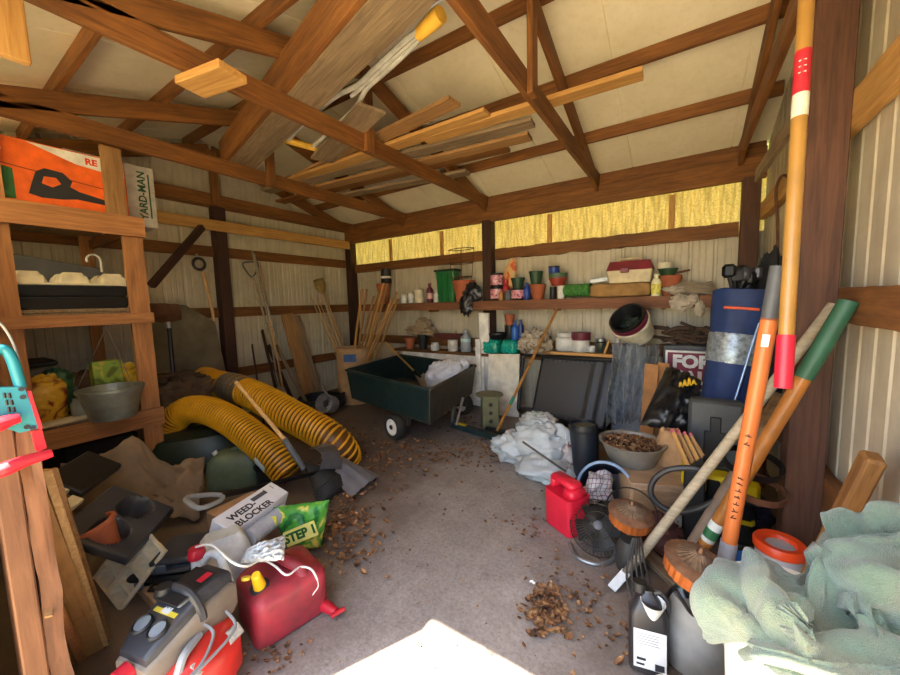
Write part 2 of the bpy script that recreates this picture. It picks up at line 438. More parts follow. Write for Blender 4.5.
# posts
for x, y, mm in ((-5.36, 4.84, W_POST), (-2.43, 4.83, W_POST), (.53, 4.83, W_POSTR), (-5.385, 2.53, W_POST), (-5.385, .12, W_POST), (.53, .12, W_POSTR)):
    trim((x, y, 0), (x, y, 2.72 if y > 4 or y < 1 else 3.0), .145, .145, mm)
trim((.53, 2.47, 0), (.53, 2.47, 3.4), .142, .142, W_POSTR)
W_FRESH = wood('5a341c', '7c5232', axis=0, name='fresh_jamb_wood', stain=.15, fine=1.3)
trim((-1.72, .0, 0), (-1.72, .0, 2.72), .10, .12, W_POSTR, up=(0, 1, 0))
trim((-1.72, .135, 0), (-1.72, .135, 1.29), .145, .05, W_FRESH, up=(0, 1, 0))
trim((-1.715, .185, 0), (-1.715, .185, 1.24), .12, .045, wood('5c3820', '86593a', stain=.4), rough=.35, up=(0, 1, 0))
# headers
trim((XL+.05, 4.79, 2.80), (XR-.02, 4.79, 2.80), .06, .215, W_BEAM)
trim((XL+.05, 4.86, 2.95), (XR-.02, 4.86, 2.95), .10, .10, W_GIRT, rough=.2)
trim((XL+.05, 4.90, 2.98), (XR-.02, 4.90, 2.98), .05, .20, W_GIRT)
trim((XL+.05, .12, 2.80), (XR-.02, .12, 2.80), .06, .26, W_BEAM)
# back girts
trim((XL+.05, 4.885, 2.235), (-2.51, 4.885, 2.235), .05, .15, W_GIRT)
trim((-2.35, 4.885, 2.235), (.45, 4.885, 2.235), .05, .15, W_GIRT, rough=.25)
trim((XL+.05, 4.885, .92), (.45, 4.885, .92), .05, .14, W_GIRT)
# left girts
for z in (2.99, 2.33, 1.50, .62):
    trim((-5.44, .2, z), (-5.44, 4.76, z), .04, .14, W_GIRT)
trim((-5.29, 1.55, 2.66), (-5.29, 4.75, 2.66), .04, .14, W_LIGHT)
# right girts
for z in (2.36, 1.49, .57):
    trim((.625, .2, z), (.625, 4.75, z), .05, .155, W_LIGHT if z > 2 else W_GIRT, rough=.12)
# trusses: bottom chord, two rafters, king post, webs
TX = (-5.27, -3.98, -2.44, -.93, .43)
for i, x in enumerate(TX):
    trim((x, .1, ZC), (x, 4.83, ZC), .04, .15, W_BEAM)
    e = .19
    for y0 in (4.83, .07):
        trim((x, y0, roofz(y0)-e), (x, RIDGE_Y+(.01 if y0 > 3 else -.01), RIDGE_Z-e), .04, .15, W_BEAM)
    trim((x+.04, RIDGE_Y, ZC-.08), (x+.04, RIDGE_Y, RIDGE_Z-.2), .04, .10, W_BEAM, up=(0, 1, 0))
for y in (2.68, 3.42, 4.14, 2.22, 1.5, .82):
    trim((XL+.05, y, roofz(y)-.062), (XR-.03, y, roofz(y)-.062), .04, .11, W_BEAM)
# studs of the yellow strip
for x in (-4.4, -3.3, -1.55, -.15):
    trim((x, 4.9, 2.31), (x, 4.9, 2.69), .03, .06, W_LIGHT, up=(1, 0, 0))
# ---------------------------------------------------------------- things lying on the roof trusses
ZT = ZC+.076                      # top of the bottom chords
G_LOFT = 'loose boards laid across the truss chords'
def plank(px0, px1, w, h, m, label, z=None, name='loose_board', group=G_LOFT, cat='board', lift=0.0):
    z = (ZT+h/2+lift) if z is None else z
    a, c = OZ(px0[0], px0[1], z), OZ(px1[0], px1[1], z)
    return tag(beam(name, a, c, w, h, m, bev=.003, rough=.05, seed=len(label)), label, cat, group)
a, c = V((-4.15, 2.21, ZT+.021)), V((-.80, 1.44, ZT+.021))
tag(beam('wide_board', a, c, .26, .04, W_GREY), 'wide grey-faced board lying flat under the roof beside the crutch', 'board')
n = (c-a).normalized().cross(V((0, 0, 1)))
tag(beam('wide_board', a+n*.152+V((0, 0, .105)), c+n*.152+V((0, 0, .105))-(c-a).normalized()*.3, .04, .25, W_BEAM),
    'wide brown plank standing on edge under the roof, left of the flat grey board', 'board')
plank((425, 140), (643, 73), .13, .034, W_LIGHT, 'long pale yellow board reaching furthest right across the trusses')
plank((297, 178), (455, 101), .15, .03, W_TAN, 'upper tan board of the roof stack, farthest left at its right end', lift=.05)
plank((283, 184), (488, 113), .15, .03, W_LIGHT, 'tan board of the roof stack with a broken right end below the topmost board', lift=.004)
plank((266, 191), (533, 122), .15, .034, W_GREY, 'grey weathered board of the roof stack with the long straight edge')
plank((318, 188), (530, 136), .16, .03, W_TAN, 'brown roof-stack board with the notched right end')
plank((280, 202), (508, 148), .15, .03, W_BEAM, 'dark brown roof-stack board whose left end juts out lowest')
plank((335, 197), (468, 172), .15, .03, W_GREY, 'short grey board nearest the back wall in the roof stack')
plank((372, 108), (322, 160), .23, .025, W_GREY, 'short square-ended plywood offcut hanging over the truss under the crutch', name='plywood_offcut', group=None)
p = OX(206, 80, -2.30)
tag(beam('board_offcut', (-2.45, p.y-.02, p.z), (-2.10, p.y+.05, p.z), .17, .045, W_LIGHT), 'short pale board end nailed to the side of the second truss', 'board')
p = OX(14, 62, -2.40)
trim((-2.38, p.y, p.z), (-2.38, p.y, roofz(p.y)-.1), .04, .09, W_LIGHT, up=(0, 1, 0))
# the crutch
t0, t1 = OZ(441, 14, ZT+.10), OZ(300, 144, ZT+.06)
cr = root('crutch', t1, 'aluminium crutch with yellow foam pads lying on boards in the roof', 'crutch')
L = (t1-t0).length; ax = (t1-t0)/L; sd = ax.cross(V((0, 0, 1))).normalized()
def cp(s, o, u=0): return t0+ax*(s*L)+sd*o+V((0, 0, u))
ALU = mat('d2d2cc', .4, .25, name='brushed_aluminium', dirt=.1)
YELF = mat('e0b040', .8, name='yellow_foam')
B().tube([cp(0, 0), cp(.02, 0), cp(.10, 0)], [.045, .048, .036], 12).build('rubber_tip', YELF, cr)
for sgn in (-1, 1):
    B().tube(spline([cp(.08, sgn*.016), cp(.14, sgn*.03), cp(.30, sgn*.035), cp(.42, sgn*.035), cp(.56, sgn*.10), cp(.8, sgn*.115), cp(.99, sgn*.12)], 6), .019, 8).build('side_tube', ALU, cr)
B().tube([cp(.09, 0), cp(.5, 0)], .016, 8).build('centre_tube', ALU, cr)
hb = B().tube([cp(.72, -.11), cp(.72, .11)], .03, 12).build('hand_grip', YELF, cr)
B().tube([cp(1.0, -.15), cp(1.0, 0), cp(1.0, .15)], .030, 12).build('armpit_pad', YELF, cr)

# ---------------------------------------------------------------- the shelf unit hung from the first truss
XS = -4.0
sh = root('storage_shelf', (XS, .8, 0), 'rough timber storage shelf against the left wall, three levels deep in junk', 'shelf')
def spart(name, p0, p1, w, h, m=W_SHELF, up=None): return beam(name, p0, p1, w, h, m, up, parent=sh, rough=.03)
spart('post', (XS-.02, 1.18, 0), (XS-.02, 1.18, 2.24), .04, .135, up=(0, 1, 0))
spart('post', (XS-.02, 1.10, 2.24), (XS-.02, 1.10, 2.90), .04, .13, up=(0, 1, 0), m=W_TAN)
spart('post', (XS-.02, .43, 0), (XS-.02, .43, 2.90), .04, .14, up=(0, 1, 0))
for y in (.43, 1.18): spart('post', (-5.36, y, 0), (-5.36, y, 2.55), .04, .10, up=(0, 1, 0))
for z, h in ((2.27, .165), (1.49, .09), (.60, .15)):
    spart('rail', (XS+.02, .3, z), (XS+.02, 1.26, z), .038, h, up=(0, 0, 1))
    for y in (.34, 1.22): spart('side_rail', (XS-.04, y, z), (-5.38, y, z), .036, .085, W_GIRT)
    b = B().box(((XS-5.40)/2-.01, .78, z+h/2+.008), (1.36, .94, .014)); b.build('shelf_board', W_GREY, sh)
S1, S2, S3 = 2.27+.0825+.0155, 1.49+.045+.0155, .60+.075+.0155
# orange carton
ORG = mat('e8641c', .55, name='orange_print', dirt=.1); CARD = mat('b09070', .8, name='cardboard', dirt=.2)
X0 = -4.05; y0, y1 = .40, 1.19; z0 = S1+.001; zt = z0+.44
cb = root('tool_carton', (X0-.2, .8, z0), 'large orange printed carton with a leaf blower picture on the top shelf', 'box')
B().box((X0-.2, (y0+y1)/2, z0+.22), (.4, y1-y0, .44), bev=.004).build('carton', ORG, cb)
fy = lambda u: y0+(y1-y0)*u
fz = lambda v: z0+.44*v
MF = Matrix(((0, 0, 1), (1, 0, 0), (0, 1, 0))).to_4x4()     # drawing plane: x->Y, y->Z, facing +X
def panel(poly, m, name, d=.001): 
    return B().prism([(fy(u), fz(v)) for u, v in poly], .0015, T((X0+d, 0, 0)) @ MF).build(name, m, cb, 0)
panel([(.0, .98), (.99, .98), (.99, .70), (.62, .78), (.3, .98)], WHITE, 'white_band')
panel([(.0, .02), (.2, .02), (.2, .50), (.0, .56)], mat('2c6a34', .6, name='green_print'), 'green_corner')
panel([(.0, .60), (.99, .40), (.99, .385), (.0, .585)], mat('7a2c10', .6), 'dark_line')
DK = mat('22242c', .6, name='dark_print')
panel([(.30,.28),(.34,.52),(.40,.60),(.52,.58),(.58,.46),(.56,.36),(.62,.30),(.98,.16),(.98,.11),(.60,.16),(.50,.12),(.36,.10),(.28,.14)], DK, 'blower_picture', .0026)
panel([(.37,.34),(.39,.46),(.47,.47),(.50,.38),(.44,.30)], ORG, 'blower_opening', .0042)
text('lettering', 'RE', .065, mat('d8401c', .6), T((X0+.0028, fy(.735), fz(.865))) @ MF, cb, bold=.003)
B().tube(arc((X0+.003, fy(.08), fz(.78)), .05, -.8, 2.4, 10, (0, 1, 0), (0, 0, .6)), .004, 5).build('swirl_print', WHITE, cb)
# white carton with its brand name running up the side
bx = -4.46
wb = root('white_carton', (bx-.15, 1.25, S1), 'white carton with green lettering up its side, overhanging the top shelf', 'box')
B().box((bx-.17, 1.22, S1+.29), (.34, .62, .575), bev=.004).build('carton', mat('d4cfc4', .65, dirt=.15, name='white_card'), wb)
text('lettering', 'YARD-MAN', .088, mat('2a5a3a', .6, name='green_ink'), T((bx+.001, 1.43, S1+.30)) @ MF @ RZ(PI/2), wb, bold=.002)
B().box((bx+.0008, 1.485, S1+.30), (.0015, .012, .42)).build('green_line', mat('2a5a3a', .6), wb)
# middle shelf: trays
def tray(name, c, d, m, label, cat, wall=.008, group=None):
    r = root(name, c, label, cat, group); b = B()
    x, y, z = d[0]/2, d[1]/2, d[2]; k = .88
    rows = []
    for (sx, zz) in ((k, 0), (1, z), (1.05, z), (1.05, z-.01), (1.02, z-.006), (k*.97, wall)):
        pass
    o = rrect(d[1], d[0], .03); prof = [(k, 0), (1.0, z-.006), (1.06, z-.006), (1.06, z), (.985, z), (k*.975, .006)]
    b.grid([[(c[0]+q*s, c[1]+p*s, c[2]+zz) for p, q in o] for s, zz in prof], wrapv=True, flip=True)
    n = len(o); b.f.append(tuple(range(n))); b.f.append(tuple(range(5*n, 6*n))[::-1])
    b.build('tray', m, r, 30); return r
yc = .81
tag(B().box((-4.30, yc, S2+.016), (.5, .70, .03), bev=.003).build('shelf_plank', W_GREY), 'thin pale board under the stacked black trays on the middle shelf', 'board')
tray('seed_tray', (-4.28, yc, S2+.034), (.46, .70, .088), BLACK, 'black nursery tray, lower of the two on the middle shelf', 'tray')
tray('seed_tray', (-4.28, yc, S2+.125), (.46, .70, .088), BLACK, 'black nursery tray, upper of the two, just under the cream moulded tray', 'tray')
def egg_tray(c, M, label, nx=3, ny=2, dx=.24, dy=.22, h=.09):
    r = root('moulded_tray', c, label, 'tray'); b = B(); N = 10; rows = []
    Lx, Ly = nx*dx, ny*dy
    for i in range(nx*N+1):
        rw = []
        for j in range(ny*N+1):
            x, y = i/N, j/N; u = abs((x % 1)-.5)*2; v = abs((y % 1)-.5)*2
            e = max(u, v); z = h*(0 if e > .8 else min(1, (.8-e)/.3))
            rw.append((x*dx-Lx/2, y*dy-Ly/2, z))
        rows.append(rw)
    b.grid(rows); b.box((0, -Ly/2, -.006), (Lx+.02, .012, .014)).box((0, Ly/2, -.006), (Lx+.02, .012, .014)).box((-Lx/2, 0, -.006), (.012, Ly, .014)).box((Lx/2, 0, -.006), (.012, Ly, .014))
    b.v = [M @ v for v in b.v]; b.build('tray', CREAM, r, 25); return r
egg_tray((-4.26, yc, S2+.23), T((-4.26, yc, S2+.231)) @ RZ(PI/2), 'cream moulded packing tray on the black trays on the middle shelf')
tag(beam('plastic_sheet', (-4.62, .48, S2+.40), (-4.55, 1.08, S2+.29), .012, .22, GREYP), 'grey plastic sheet behind the cream tray on the middle shelf', 'plastic sheet')
# white hook from the rail above
hk = [( -4.3, 1.02, 2.18), (-4.3, 1.02, 2.03)] + arc((-4.3, .98, 2.03), .04, 0, PI*1.1, 8, (0, 1, 0), (0, 0, 1))
tag(B().tube([V((-4.3, 1.03, 1.90)), V((-4.3, 1.03, 2.0))]+arc((-4.3, .985, 2.0), .045, 0, PI*1.15, 10, (0, 1, 0), (0, 0, 1)), .009, 6).build('hook', WHITEP), 'white curved hook sticking up behind the middle shelf', 'hook')
# lower shelf
def vessel(name, c, prof, m, label, cat, n=28, M=None, group=None, part='body', extra=None):
    r = root(name, c, label, cat, group)
    B().lathe(prof, n, T(c) if M is None else M).build(part, m, r); return r
def hollow(r0, r1, h, t=.006, rim=.008, rimh=.02):
    return [(r0, 0), (r1, h-rimh), (r1+rim, h-rimh), (r1+rim, h), (r1-t, h), (r0-t, t), (0, t)]
pl = vessel('hanging_planter', (-3.88, .90, S3+.003), hollow(.145, .20, .25, rim=.012), GALV, 'grey metal planter with hanging wires on the lowest shelf front', 'planter')
B().lathe([(.17, .165), (.12, .175), (0, .18)], 20, T((-3.88, .90, S3))).build('soil', mat('3a2c20', .95), pl)
for a in (.5, 2.4, 4.4):
    B().tube([(-3.88+.2*math.cos(a), .90+.2*math.sin(a), S3+.25), (-3.89, .92, 1.43)], .003, 5).build('wire', STEEL, pl)
def bag(name, c, d, m, label, seed=0, group=None, rot=0.0, amp=.16, ridge=.12, pw=.6, cat='bag', M=None, tilt=0.0, flat=-.8, sc=3.0):
    r = root(name, (c[0], c[1], c[2]), label, cat, group); b = B()
    blob(b, (0, 0, 0), d, T((c[0], c[1], c[2]+d[2]/2*abs(flat))) @ RZ(rot) @ RY(tilt) if M is None else M, amp=amp, seed=seed, ridge=ridge, pw=pw, flat=flat if not tilt else None, nu=40, nv=28, sc=sc)
    b.build('bag_body', m, r, 50); return r
def blotch(c1, c2, c3, sc=6, rough=.45, name='printed_plastic', tight=.04):
    m, nt, bs, N, Lk = _new(name); v = coords(nt)
    f = nz(nt, v, sc, 2, .5, .8); cc = ramp(nt, f, [(.42-tight, lin(c1)), (.46, lin(c2)), (.56, lin(c2)), (.6+tight, lin(c3))])
    Lk(cc, bs.inputs['Base Color']); bs.inputs['Roughness'].default_value = rough
    Lk(bumpn(nt, nz(nt, v, 22, 4), .4, .01), bs.inputs['Normal']); return m
M_FEED = blotch('7a2018', 'd8a830', 'e8cc50', 7)
bg1 = bag('feed_bag', (-4.22, .57, S3), (.22, .26, .40), M_FEED, 'yellow and red printed feed bag slumped at the left of the lowest shelf', 3, tilt=.18)
bag('potting_bag', (-4.45, .70, S3), (.18, .2, .42), blotch('1c4a2c', '3c6a48', 'a8b8a0', 9), 'dark green printed bag behind the planter on the lowest shelf', 5, tilt=-.1)
bag('brown_bag', (-4.55, .86, S3), (.2, .26, .36), mat('6a4c34', .8, var=.4, name='brown_paper'), 'brown crumpled bag at the back of the lowest shelf', 6)
r = root('pictured_carton', (-4.2, .97, S3), 'upright carton with a green and yellow garden picture behind the planter', 'box')
B().box((-4.22, .96, S3+.22), (.12, .19, .44), bev=.004).build('carton', blotch('5a6a28', '88a83c', 'c8b84c', 8), r)
bag('yellow_bag', (-4.3, 1.11, S3), (.12, .15, .42), blotch('b08820', 'e0b828', 'ecd048', 8), 'yellow printed bag standing at the right of the lowest shelf', 8, pw=.5)
vessel('glass_jar', (-4.15, .76, S3+.001), [(.05, 0), (.055, .01), (.055, .12), (.04, .14), (.042, .165), (0, .165)], mat('9aa098', .2, alpha=.8), 'clear jar beside the planter on the lowest shelf', 'jar')
tag(beam('white_board', (-4.06, .50, S3+.012), (-4.12, .86, S3+.012), .14, .022, mat('c8bca4', .7, dirt=.2)), 'short white board lying on the lowest shelf before the printed bag', 'board')
r = root('grey_tote', (-4.75, .55, S3), 'grey storage tote with a dark lid at the back of the lowest shelf', 'box')
B().box((-4.85, .56, S3+.2), (.42, .34, .40), bev=.02).build('tub', mat('7a7a76', .6), r); B().box((-4.85, .56, S3+.425), (.46, .38, .05), bev=.015).build('lid', BLACK, r)
tag(B().box((-4.75, .9, .22), (.9, .5, .42), bev=.02).build('black_bin', BLACK), 'black bin in the dark beneath the lowest shelf', 'bin')
# ---------------------------------------------------------------- left wall: things leaning or hung
def stick(name, p0, p1, r, m, label, cat, n=8, group=None, r1=None):
    p0, p1 = V(p0), V(p1); L = (p1-p0).length
    b = B().tube([(0, 0, 0), (L*.5, 0, 0), (L, 0, 0)], [r, r*.98, r1 or r*.95], n)
    o = b.build(name, m, None, 50, M=T(p0, frame(p1-p0))); return tag(o, label, cat, group)
def rodpart(par, name, pts, r, m, n=8, sp=0):
    return B().tube(spline(pts, sp) if sp else pts, r, n).build(name, m, par)
tag(beam('dark_timber', OX(151, 286, -4.9), OX(202, 227, -5.1), .07, .07, W_POST), 'dark square timber slanting up beside the shelf unit', 'timber')
# snow shovel with a bent handle hanging on the wall
g = OX(199, 262, -5.33); s1 = root('bent_handle_shovel', (-5.33, g.y, 1.0), 'pale bent-handled shovel with a black grip hanging on the left wall', 'shovel')
rodpart(s1, 'handle', [OX(203, 272, -5.33), OX(208, 292, -5.33), OX(213, 315, -5.33), OX(212, 330, -5.32), OX(205, 352, -5.28), OX(196, 385, -5.2)], .02, W_HANDLE, sp=5)
c = OX(199, 264, -5.33)
B().tube([c+V((0, .07*math.cos(a), .075*math.sin(a))) for a in [i*2*PI/16 for i in range(16)]], .018, 8, closed=True).build('grip', BLACK, s1)
B().tube([c+V((0, .0, .07)), c+V((0, -.02, .13))], .012, 6).build('hanging_loop', STEEL, s1)
bl = OX(196, 392, -5.15); B().grid([[bl+V((.02+.05*math.sin(v*PI/6), -.2+u*.08, -v*.07)) for v in range(7)] for u in range(6)]).build('blade', GREYP, s1)
# leaning sheet, spade in front
pw0 = B(); y0 = OX(152, 300, -5.25).y; y1 = OX(231, 400, -5.25).y
pb = [OX(150, 303, -5.3), OX(185, 305, -5.3), OX(215, 322, -5.3), OX(226, 372, -5.22), OX(228, 400, -5.15), OX(150, 430, -5.1)]
k = len(pb); d = V((.012, 0, .002)); pw0.add(pb+[p-d for p in pb], [tuple(range(k)), tuple(range(k, 2*k))[::-1]]+[(i, (i+1) % k, k+(i+1) % k, k+i) for i in range(k)])
tag(pw0.build('leaning_tarp', mat('6e6450', .85, var=.35, sc=4, name='mud_canvas')), 'mud-grey stiff canvas sheet leaning on the left wall', 'canvas')
sp_ = root('spade', OX(176, 400, -4.95), 'old spade with a dark handle and rusty blade upward, before the canvas sheet', 'spade')
rodpart(sp_, 'handle', [OX(169, 326, -5.1), OX(176, 405, -4.95)], .022, BLACKM)
c = OX(166, 313, -5.15); B().grid([[c+V((.02*math.cos(u*.5), (u-3)*.05, (v-2)*.055)) for v in range(5)] for u in range(7)]).disp(.03, 6, 2).build('blade', RUST, sp_)
B().tube([OX(168, 322, -5.09), OX(169, 328, -5.09)], .03, 10).build('ferrule', STEEL, sp_)
bag('sack', OZ(180, 412, .45), (.55, .5, .42), mat('54402e', .85, var=.4, name='brown_sacking'), 'brown crumpled sack piled behind the upper yellow hose', 11, amp=.3, ridge=.3, flat=-.9)
tag(beam('black_crate', OX(180, 385, -5.1)-V((0, 0, .14)), OX(232, 385, -5.1)-V((0, 0, .14)), .3, .5, BLACK), 'black crate against the left wall behind the sack', 'crate')
# rods and tools beyond the left post
G_ROD = 'long thin tool handles leaning on the left wall'
f = root('garden_fork', OX(284, 400, -5.0), 'garden fork with a grey loop handle leaning left of the thin rods', 'fork')
rodpart(f, 'shaft', [OX(253, 276, -5.33), OX(272, 345, -5.2), OX(276, 372, -5.15)], .015, W_HANDLEG)
q = [OX(243, 263, -5.34), OX(258, 263, -5.34), OX(256, 272, -5.34), OX(252, 277, -5.33), OX(247, 272, -5.34)]
B().tube(spline(q, 4, True), .012, 6, closed=True).build('loop_handle', GREYP, f)
for i in range(4):
    a = OX(274+i*2.2, 370, -5.15+.01*i); rodpart(f, 'tine', [a, a+V((.03, .02+.02*i, -.25))], .006, BLACKM, 6)
for i, (a, b_, m, lb) in enumerate((((252, 251), (281, 372), W_HANDLEG, 'grey thin rod leaning on the left wall, nearest the fork'), ((254, 254), (275, 335), STEEL, 'slim steel rod between two pale rods on the left wall'), ((259, 262), (283, 388), W_HANDLE, 'pale thin rod leaning on the left wall, right of the steel rod'))):
    stick('thin_rod', OX(a[0], a[1], -5.33), OX(b_[0], b_[1], -5.05+.05*i), .012, m, lb, 'rod', group=G_ROD)
for i, (a, b_) in enumerate((((252, 345), (258, 385)), ((262, 330), (276, 390)), ((268, 345), (290, 395)))):
    e_ = OX(b_[0], b_[1], -4.95); s_ = OX(a[0], a[1], -5.3); e_ = s_+(e_-s_)*((s_.z-.01)/(s_.z-e_.z))
    tag(beam('thin_board', s_, e_, .02, .07, W_POST), ('dark short slat beside the left post', 'dark slat in the middle of three by the left post', 'dark slat nearest the broad tan board')[i], 'slat', 'dark slats by the left post')
tag(beam('broad_board', OX(287, 314, -5.33), OX(312, 405, -4.98), .03, .21, W_TAN, up=(0, 1, .2), rough=.15), 'broad split tan board leaning on the left wall', 'board')
tag(beam('narrow_board', OX(296, 316, -5.33), OX(321, 402, -4.95), .03, .12, W_GREY, up=(0, 1, .2)), 'pale narrow board leaning right of the broad tan board', 'board')
tag(beam('narrow_board', OX(276, 345, -5.33), OX(306, 402, -4.75), .03, .05, W_GREY, up=(0, 1, .2)), 'thin dark-edged strip leaning left of the broad tan board', 'board')
sc_ = OZ(333, 410, .05)
r = root('plastic_scoop', sc_, 'small pale grey scoop at the foot of the narrow board', 'scoop')
B().lathe([(.10, 0), (.12, .02), (.135, .22), (.128, .22), (.112, .02), (0, .015)], 20, T(sc_+V((0, 0, .08)), RZ(.3) @ RX(1.2))).build('cup', mat('9c9a98', .5), r)
rodpart(r, 'handle', [sc_+V((-.02, -.03, .15)), OX(322, 385, -4.55)], .02, mat('8e8a86', .6))
# woven torch and reeds in the corner
tq = root('garden_torch', OX(350, 380, -4.9), 'bamboo torch with a woven head leaning in the back left corner', 'torch')
pt, pm = OX(322, 291, -5.2), OX(350, 372, -4.75); ax = (pt-pm).normalized()
rodpart(tq, 'pole', [pm, pt], .018, W_HANDLEG)
M_ = T(pt-ax*.02, frame(ax) @ Matrix.Rotation(PI/2, 3, 'Y'))
b = B(); b.lathe([(.02, -.05), (.06, .0), (.085, .08), (.09, .14), (.07, .17), (.085, .2), (.06, .2), (.05, .14)], 20, T(pt, frame(ax.cross(V((0, 1, 0))), ax))); b.disp(.006, 40, 3)
b.build('woven_head', mat('8a7444', .9, var=.5, sc=40, name='woven_bamboo'), tq)
for i in range(9):
    a = OX(311+i*2.3+random.uniform(-1, 1), 300+random.uniform(-6, 12), -5.2); e = OX(343+i*1.5, 372, -4.7)
    stick('reed', e, a, .008, W_HANDLE if i % 3 else W_HANDLEG, 'dry reed leaning in a loose bundle beside the woven torch', 'reed', 6, 'dry reeds beside the woven torch')
bcn = V((-4.45, 3.98, 0))
br = root('fibre_drum', bcn, 'tan fibre drum with a blue label holding wooden stakes', 'drum')
M_DRUM = mat('b08c64', .8, dirt=.2, name='fibre_board')
B().lathe([(.27, 0), (.275, .02), (.275, .84), (.285, .845), (.285, .88), (.262, .88), (.258, .03), (0, .025)], 36, T(bcn)).build('body', M_DRUM, br)
B().grid([[bcn+V((.278*math.cos(a), .278*math.sin(a), z)) for z in (.68, .80)] for a in [-1.35+i*.08 for i in range(10)]]).build('blue_label', mat('3c5a8c', .6), br)
G_ST = 'wooden stakes standing in the fibre drum'
for i, (x0, y0, x1, y1) in enumerate(((362, 289, 354, 352), (367, 289, 358, 352), (374, 296, 360, 353), (384, 283, 366, 353), (388, 284, 368, 354), (397, 292, 373, 354), (392, 299, 370, 353), (379, 292, 363, 353), (398, 299, 378, 353))):
    a = OY(x0, y0, 3.98+.03*(i % 4)); c = OY(x1, y1, 4.02+.02*(i % 3)); c = c+(c-a).normalized()*.1
    tag(beam('wooden_stake', c, a, .028, .028, W_TAN if i % 3 else W_LIGHT, bev=.002), 'square wooden stake standing in the tan fibre drum', 'stake', G_ST)
tag(B().tube(spline([bcn+V((-.15+.35*math.cos(a), -.55+.3*math.sin(a), .06+.05*(i//8))) for i, a in enumerate([k*PI/4 for k in range(26)])], 3), .026, 8).build('coiled_hose', BLACK), 'black hose coiled on the floor before the fibre drum', 'hose')

# ---------------------------------------------------------------- yellow ducting hoses
M_MEMB = mat('5c3608', .5, name='amber_hose_wall'); M_COIL = mat('d69a1c', .4, name='yellow_hose_coil', var=.12)
def corrugated(pts, r, turns, label, tape=None, sticker=False):
    pth = spline(pts, 10); N = len(pth); hs = root('corrugated_hose', (pth[0].x, pth[0].y, 0), label, 'hose')
    B().tube(pth, r*.93, 24, caps=False).build('membrane', M_MEMB, hs)
    cum = [0]
    for i in range(1, N): cum.append(cum[-1]+(pth[i]-pth[i-1]).length)
    tot = cum[-1]; tg = [(pth[min(i+1, N-1)]-pth[max(i-1, 0)]).normalized() for i in range(N)]
    nr = []; n0 = V((0, 0, 1))
    for t in tg: n0 = (n0-t*n0.dot(t)).normalized(); nr.append(n0.copy())
    def at(s):
        d = s*tot; i = 0
        while i < N-2 and cum[i+1] < d: i += 1
        f = (d-cum[i])/max(1e-6, cum[i+1]-cum[i]); return pth[i].lerp(pth[i+1], f), tg[i].lerp(tg[i+1], f).normalized(), nr[i].lerp(nr[i+1], f).normalized()
    K = 20; rows = []
    for k in range(turns*K+1):
        p, t, n = at(k/(turns*K)); bn = t.cross(n); a = 2*PI*k/K; rows.append((p+(n*math.cos(a)+bn*math.sin(a))*r*.97))
    B().tube(rows, tot/turns*.29, 6).build('coil', M_COIL, hs)
    def ringpatch(s0, s1, rr, name, m, a0=0, a1=2*PI, nn=24, wob=.006):
        b = B(); rs = []
        for i in range(9):
            p, t, n = at(s0+(s1-s0)*i/8); bn = t.cross(n)
            rs.append([p+(n*math.cos(a0+(a1-a0)*j/nn)+bn*math.sin(a0+(a1-a0)*j/nn))*(rr+wob*(i % 2)) for j in range(nn+1)])
        b.grid(rs, flip=True); b.build(name, m, hs)
    if tape: ringpatch(tape[0], tape[1], r*1.03, 'grey_tape', mat('6e6a66', .4, .3, name='duct_tape'))
    if sticker: ringpatch(.86, .93, r*1.06, 'sticker', mat('b8ccd8', .5), -.9, -.2, 8, 0)
    return hs
corrugated([OZ(206, 379, .68), OZ(214, 383, .68), OZ(239, 389, .66), OZ(266, 401, .58), OZ(292, 416, .47), OZ(318, 430, .36), OZ(334, 441, .27), OZ(343, 452, .15), OZ(345, 459, .05)], .150, 60, 'upper yellow corrugated hose with a band of grey tape', (.26, .40))
corrugated([OZ(172, 448, .20), OZ(168, 434, .32), OZ(174, 420, .46), OZ(188, 410, .56), OZ(206, 410, .58), OZ(224, 417, .54), OZ(244, 430, .46), OZ(262, 445, .36), OZ(278, 460, .26), OZ(289, 474, .16)], .128, 56, 'lower yellow corrugated hose arching over the dark green tub, with a pale sticker', None, True)
# overturned green tub
c = OZ(196, 466, .0); c = V((c.x, c.y, 0))
M_DG = mat('24342c', .4, name='dark_green_plastic', dirt=.15)
r = root('overturned_tub', c, 'dark green plastic tub lying upside down beneath the lower yellow hose', 'tub')
B().lathe([(.56, .06), (.56, .10), (.50, .105), (.46, .25), (.40, .33), (.25, .36), (0, .365)], 40, T(c, RZ(.95) @ RX(-.05)), 1.15, .62).build('tub', M_DG, r)
# olive fuel can
def jerry(name, c, d, rot, m, label, cat, neck=None):
    r = root(name, c, label, cat); M = T(c) @ RZ(rot)
    o = rrect(d[0], d[1], min(d)*.2); rows = []
    for s, z in ((.86, 0), (.97, .03), (1, .08), (1, .6), (.96, .75), (.78, .92), (.6, 1.0)):
        rows.append([M @ V((p*s, q*s, z*d[2])) for p, q in o])
    b = B(); b.grid(rows, wrapv=True, flip=True); n = len(o); b.f += [tuple(range(n)), tuple(range(6*n, 7*n))[::-1]]
    b.build('tank', m, r, 40); return r, M
p = OZ(237, 483, .0); g, M = jerry('fuel_can', (p.x, p.y, 0), (.40, .27, .30), .8, mat('5a6a54', .5, dirt=.3, name='olive_plastic'), 'dull olive fuel can lying between the canvas and the lower hose', 'fuel can')
B().tube([M @ V((-.12, 0, .25)), M @ V((-.16, 0, .31))], .022, 10).build('cap', WHITEP, g)
B().tube(spline([M @ V((-.05, 0, .26)), M @ V((0, 0, .32)), M @ V((.08, 0, .3)), M @ V((.11, 0, .24))], 5), .016, 8).build('handle', mat('4a5a48', .5), g)
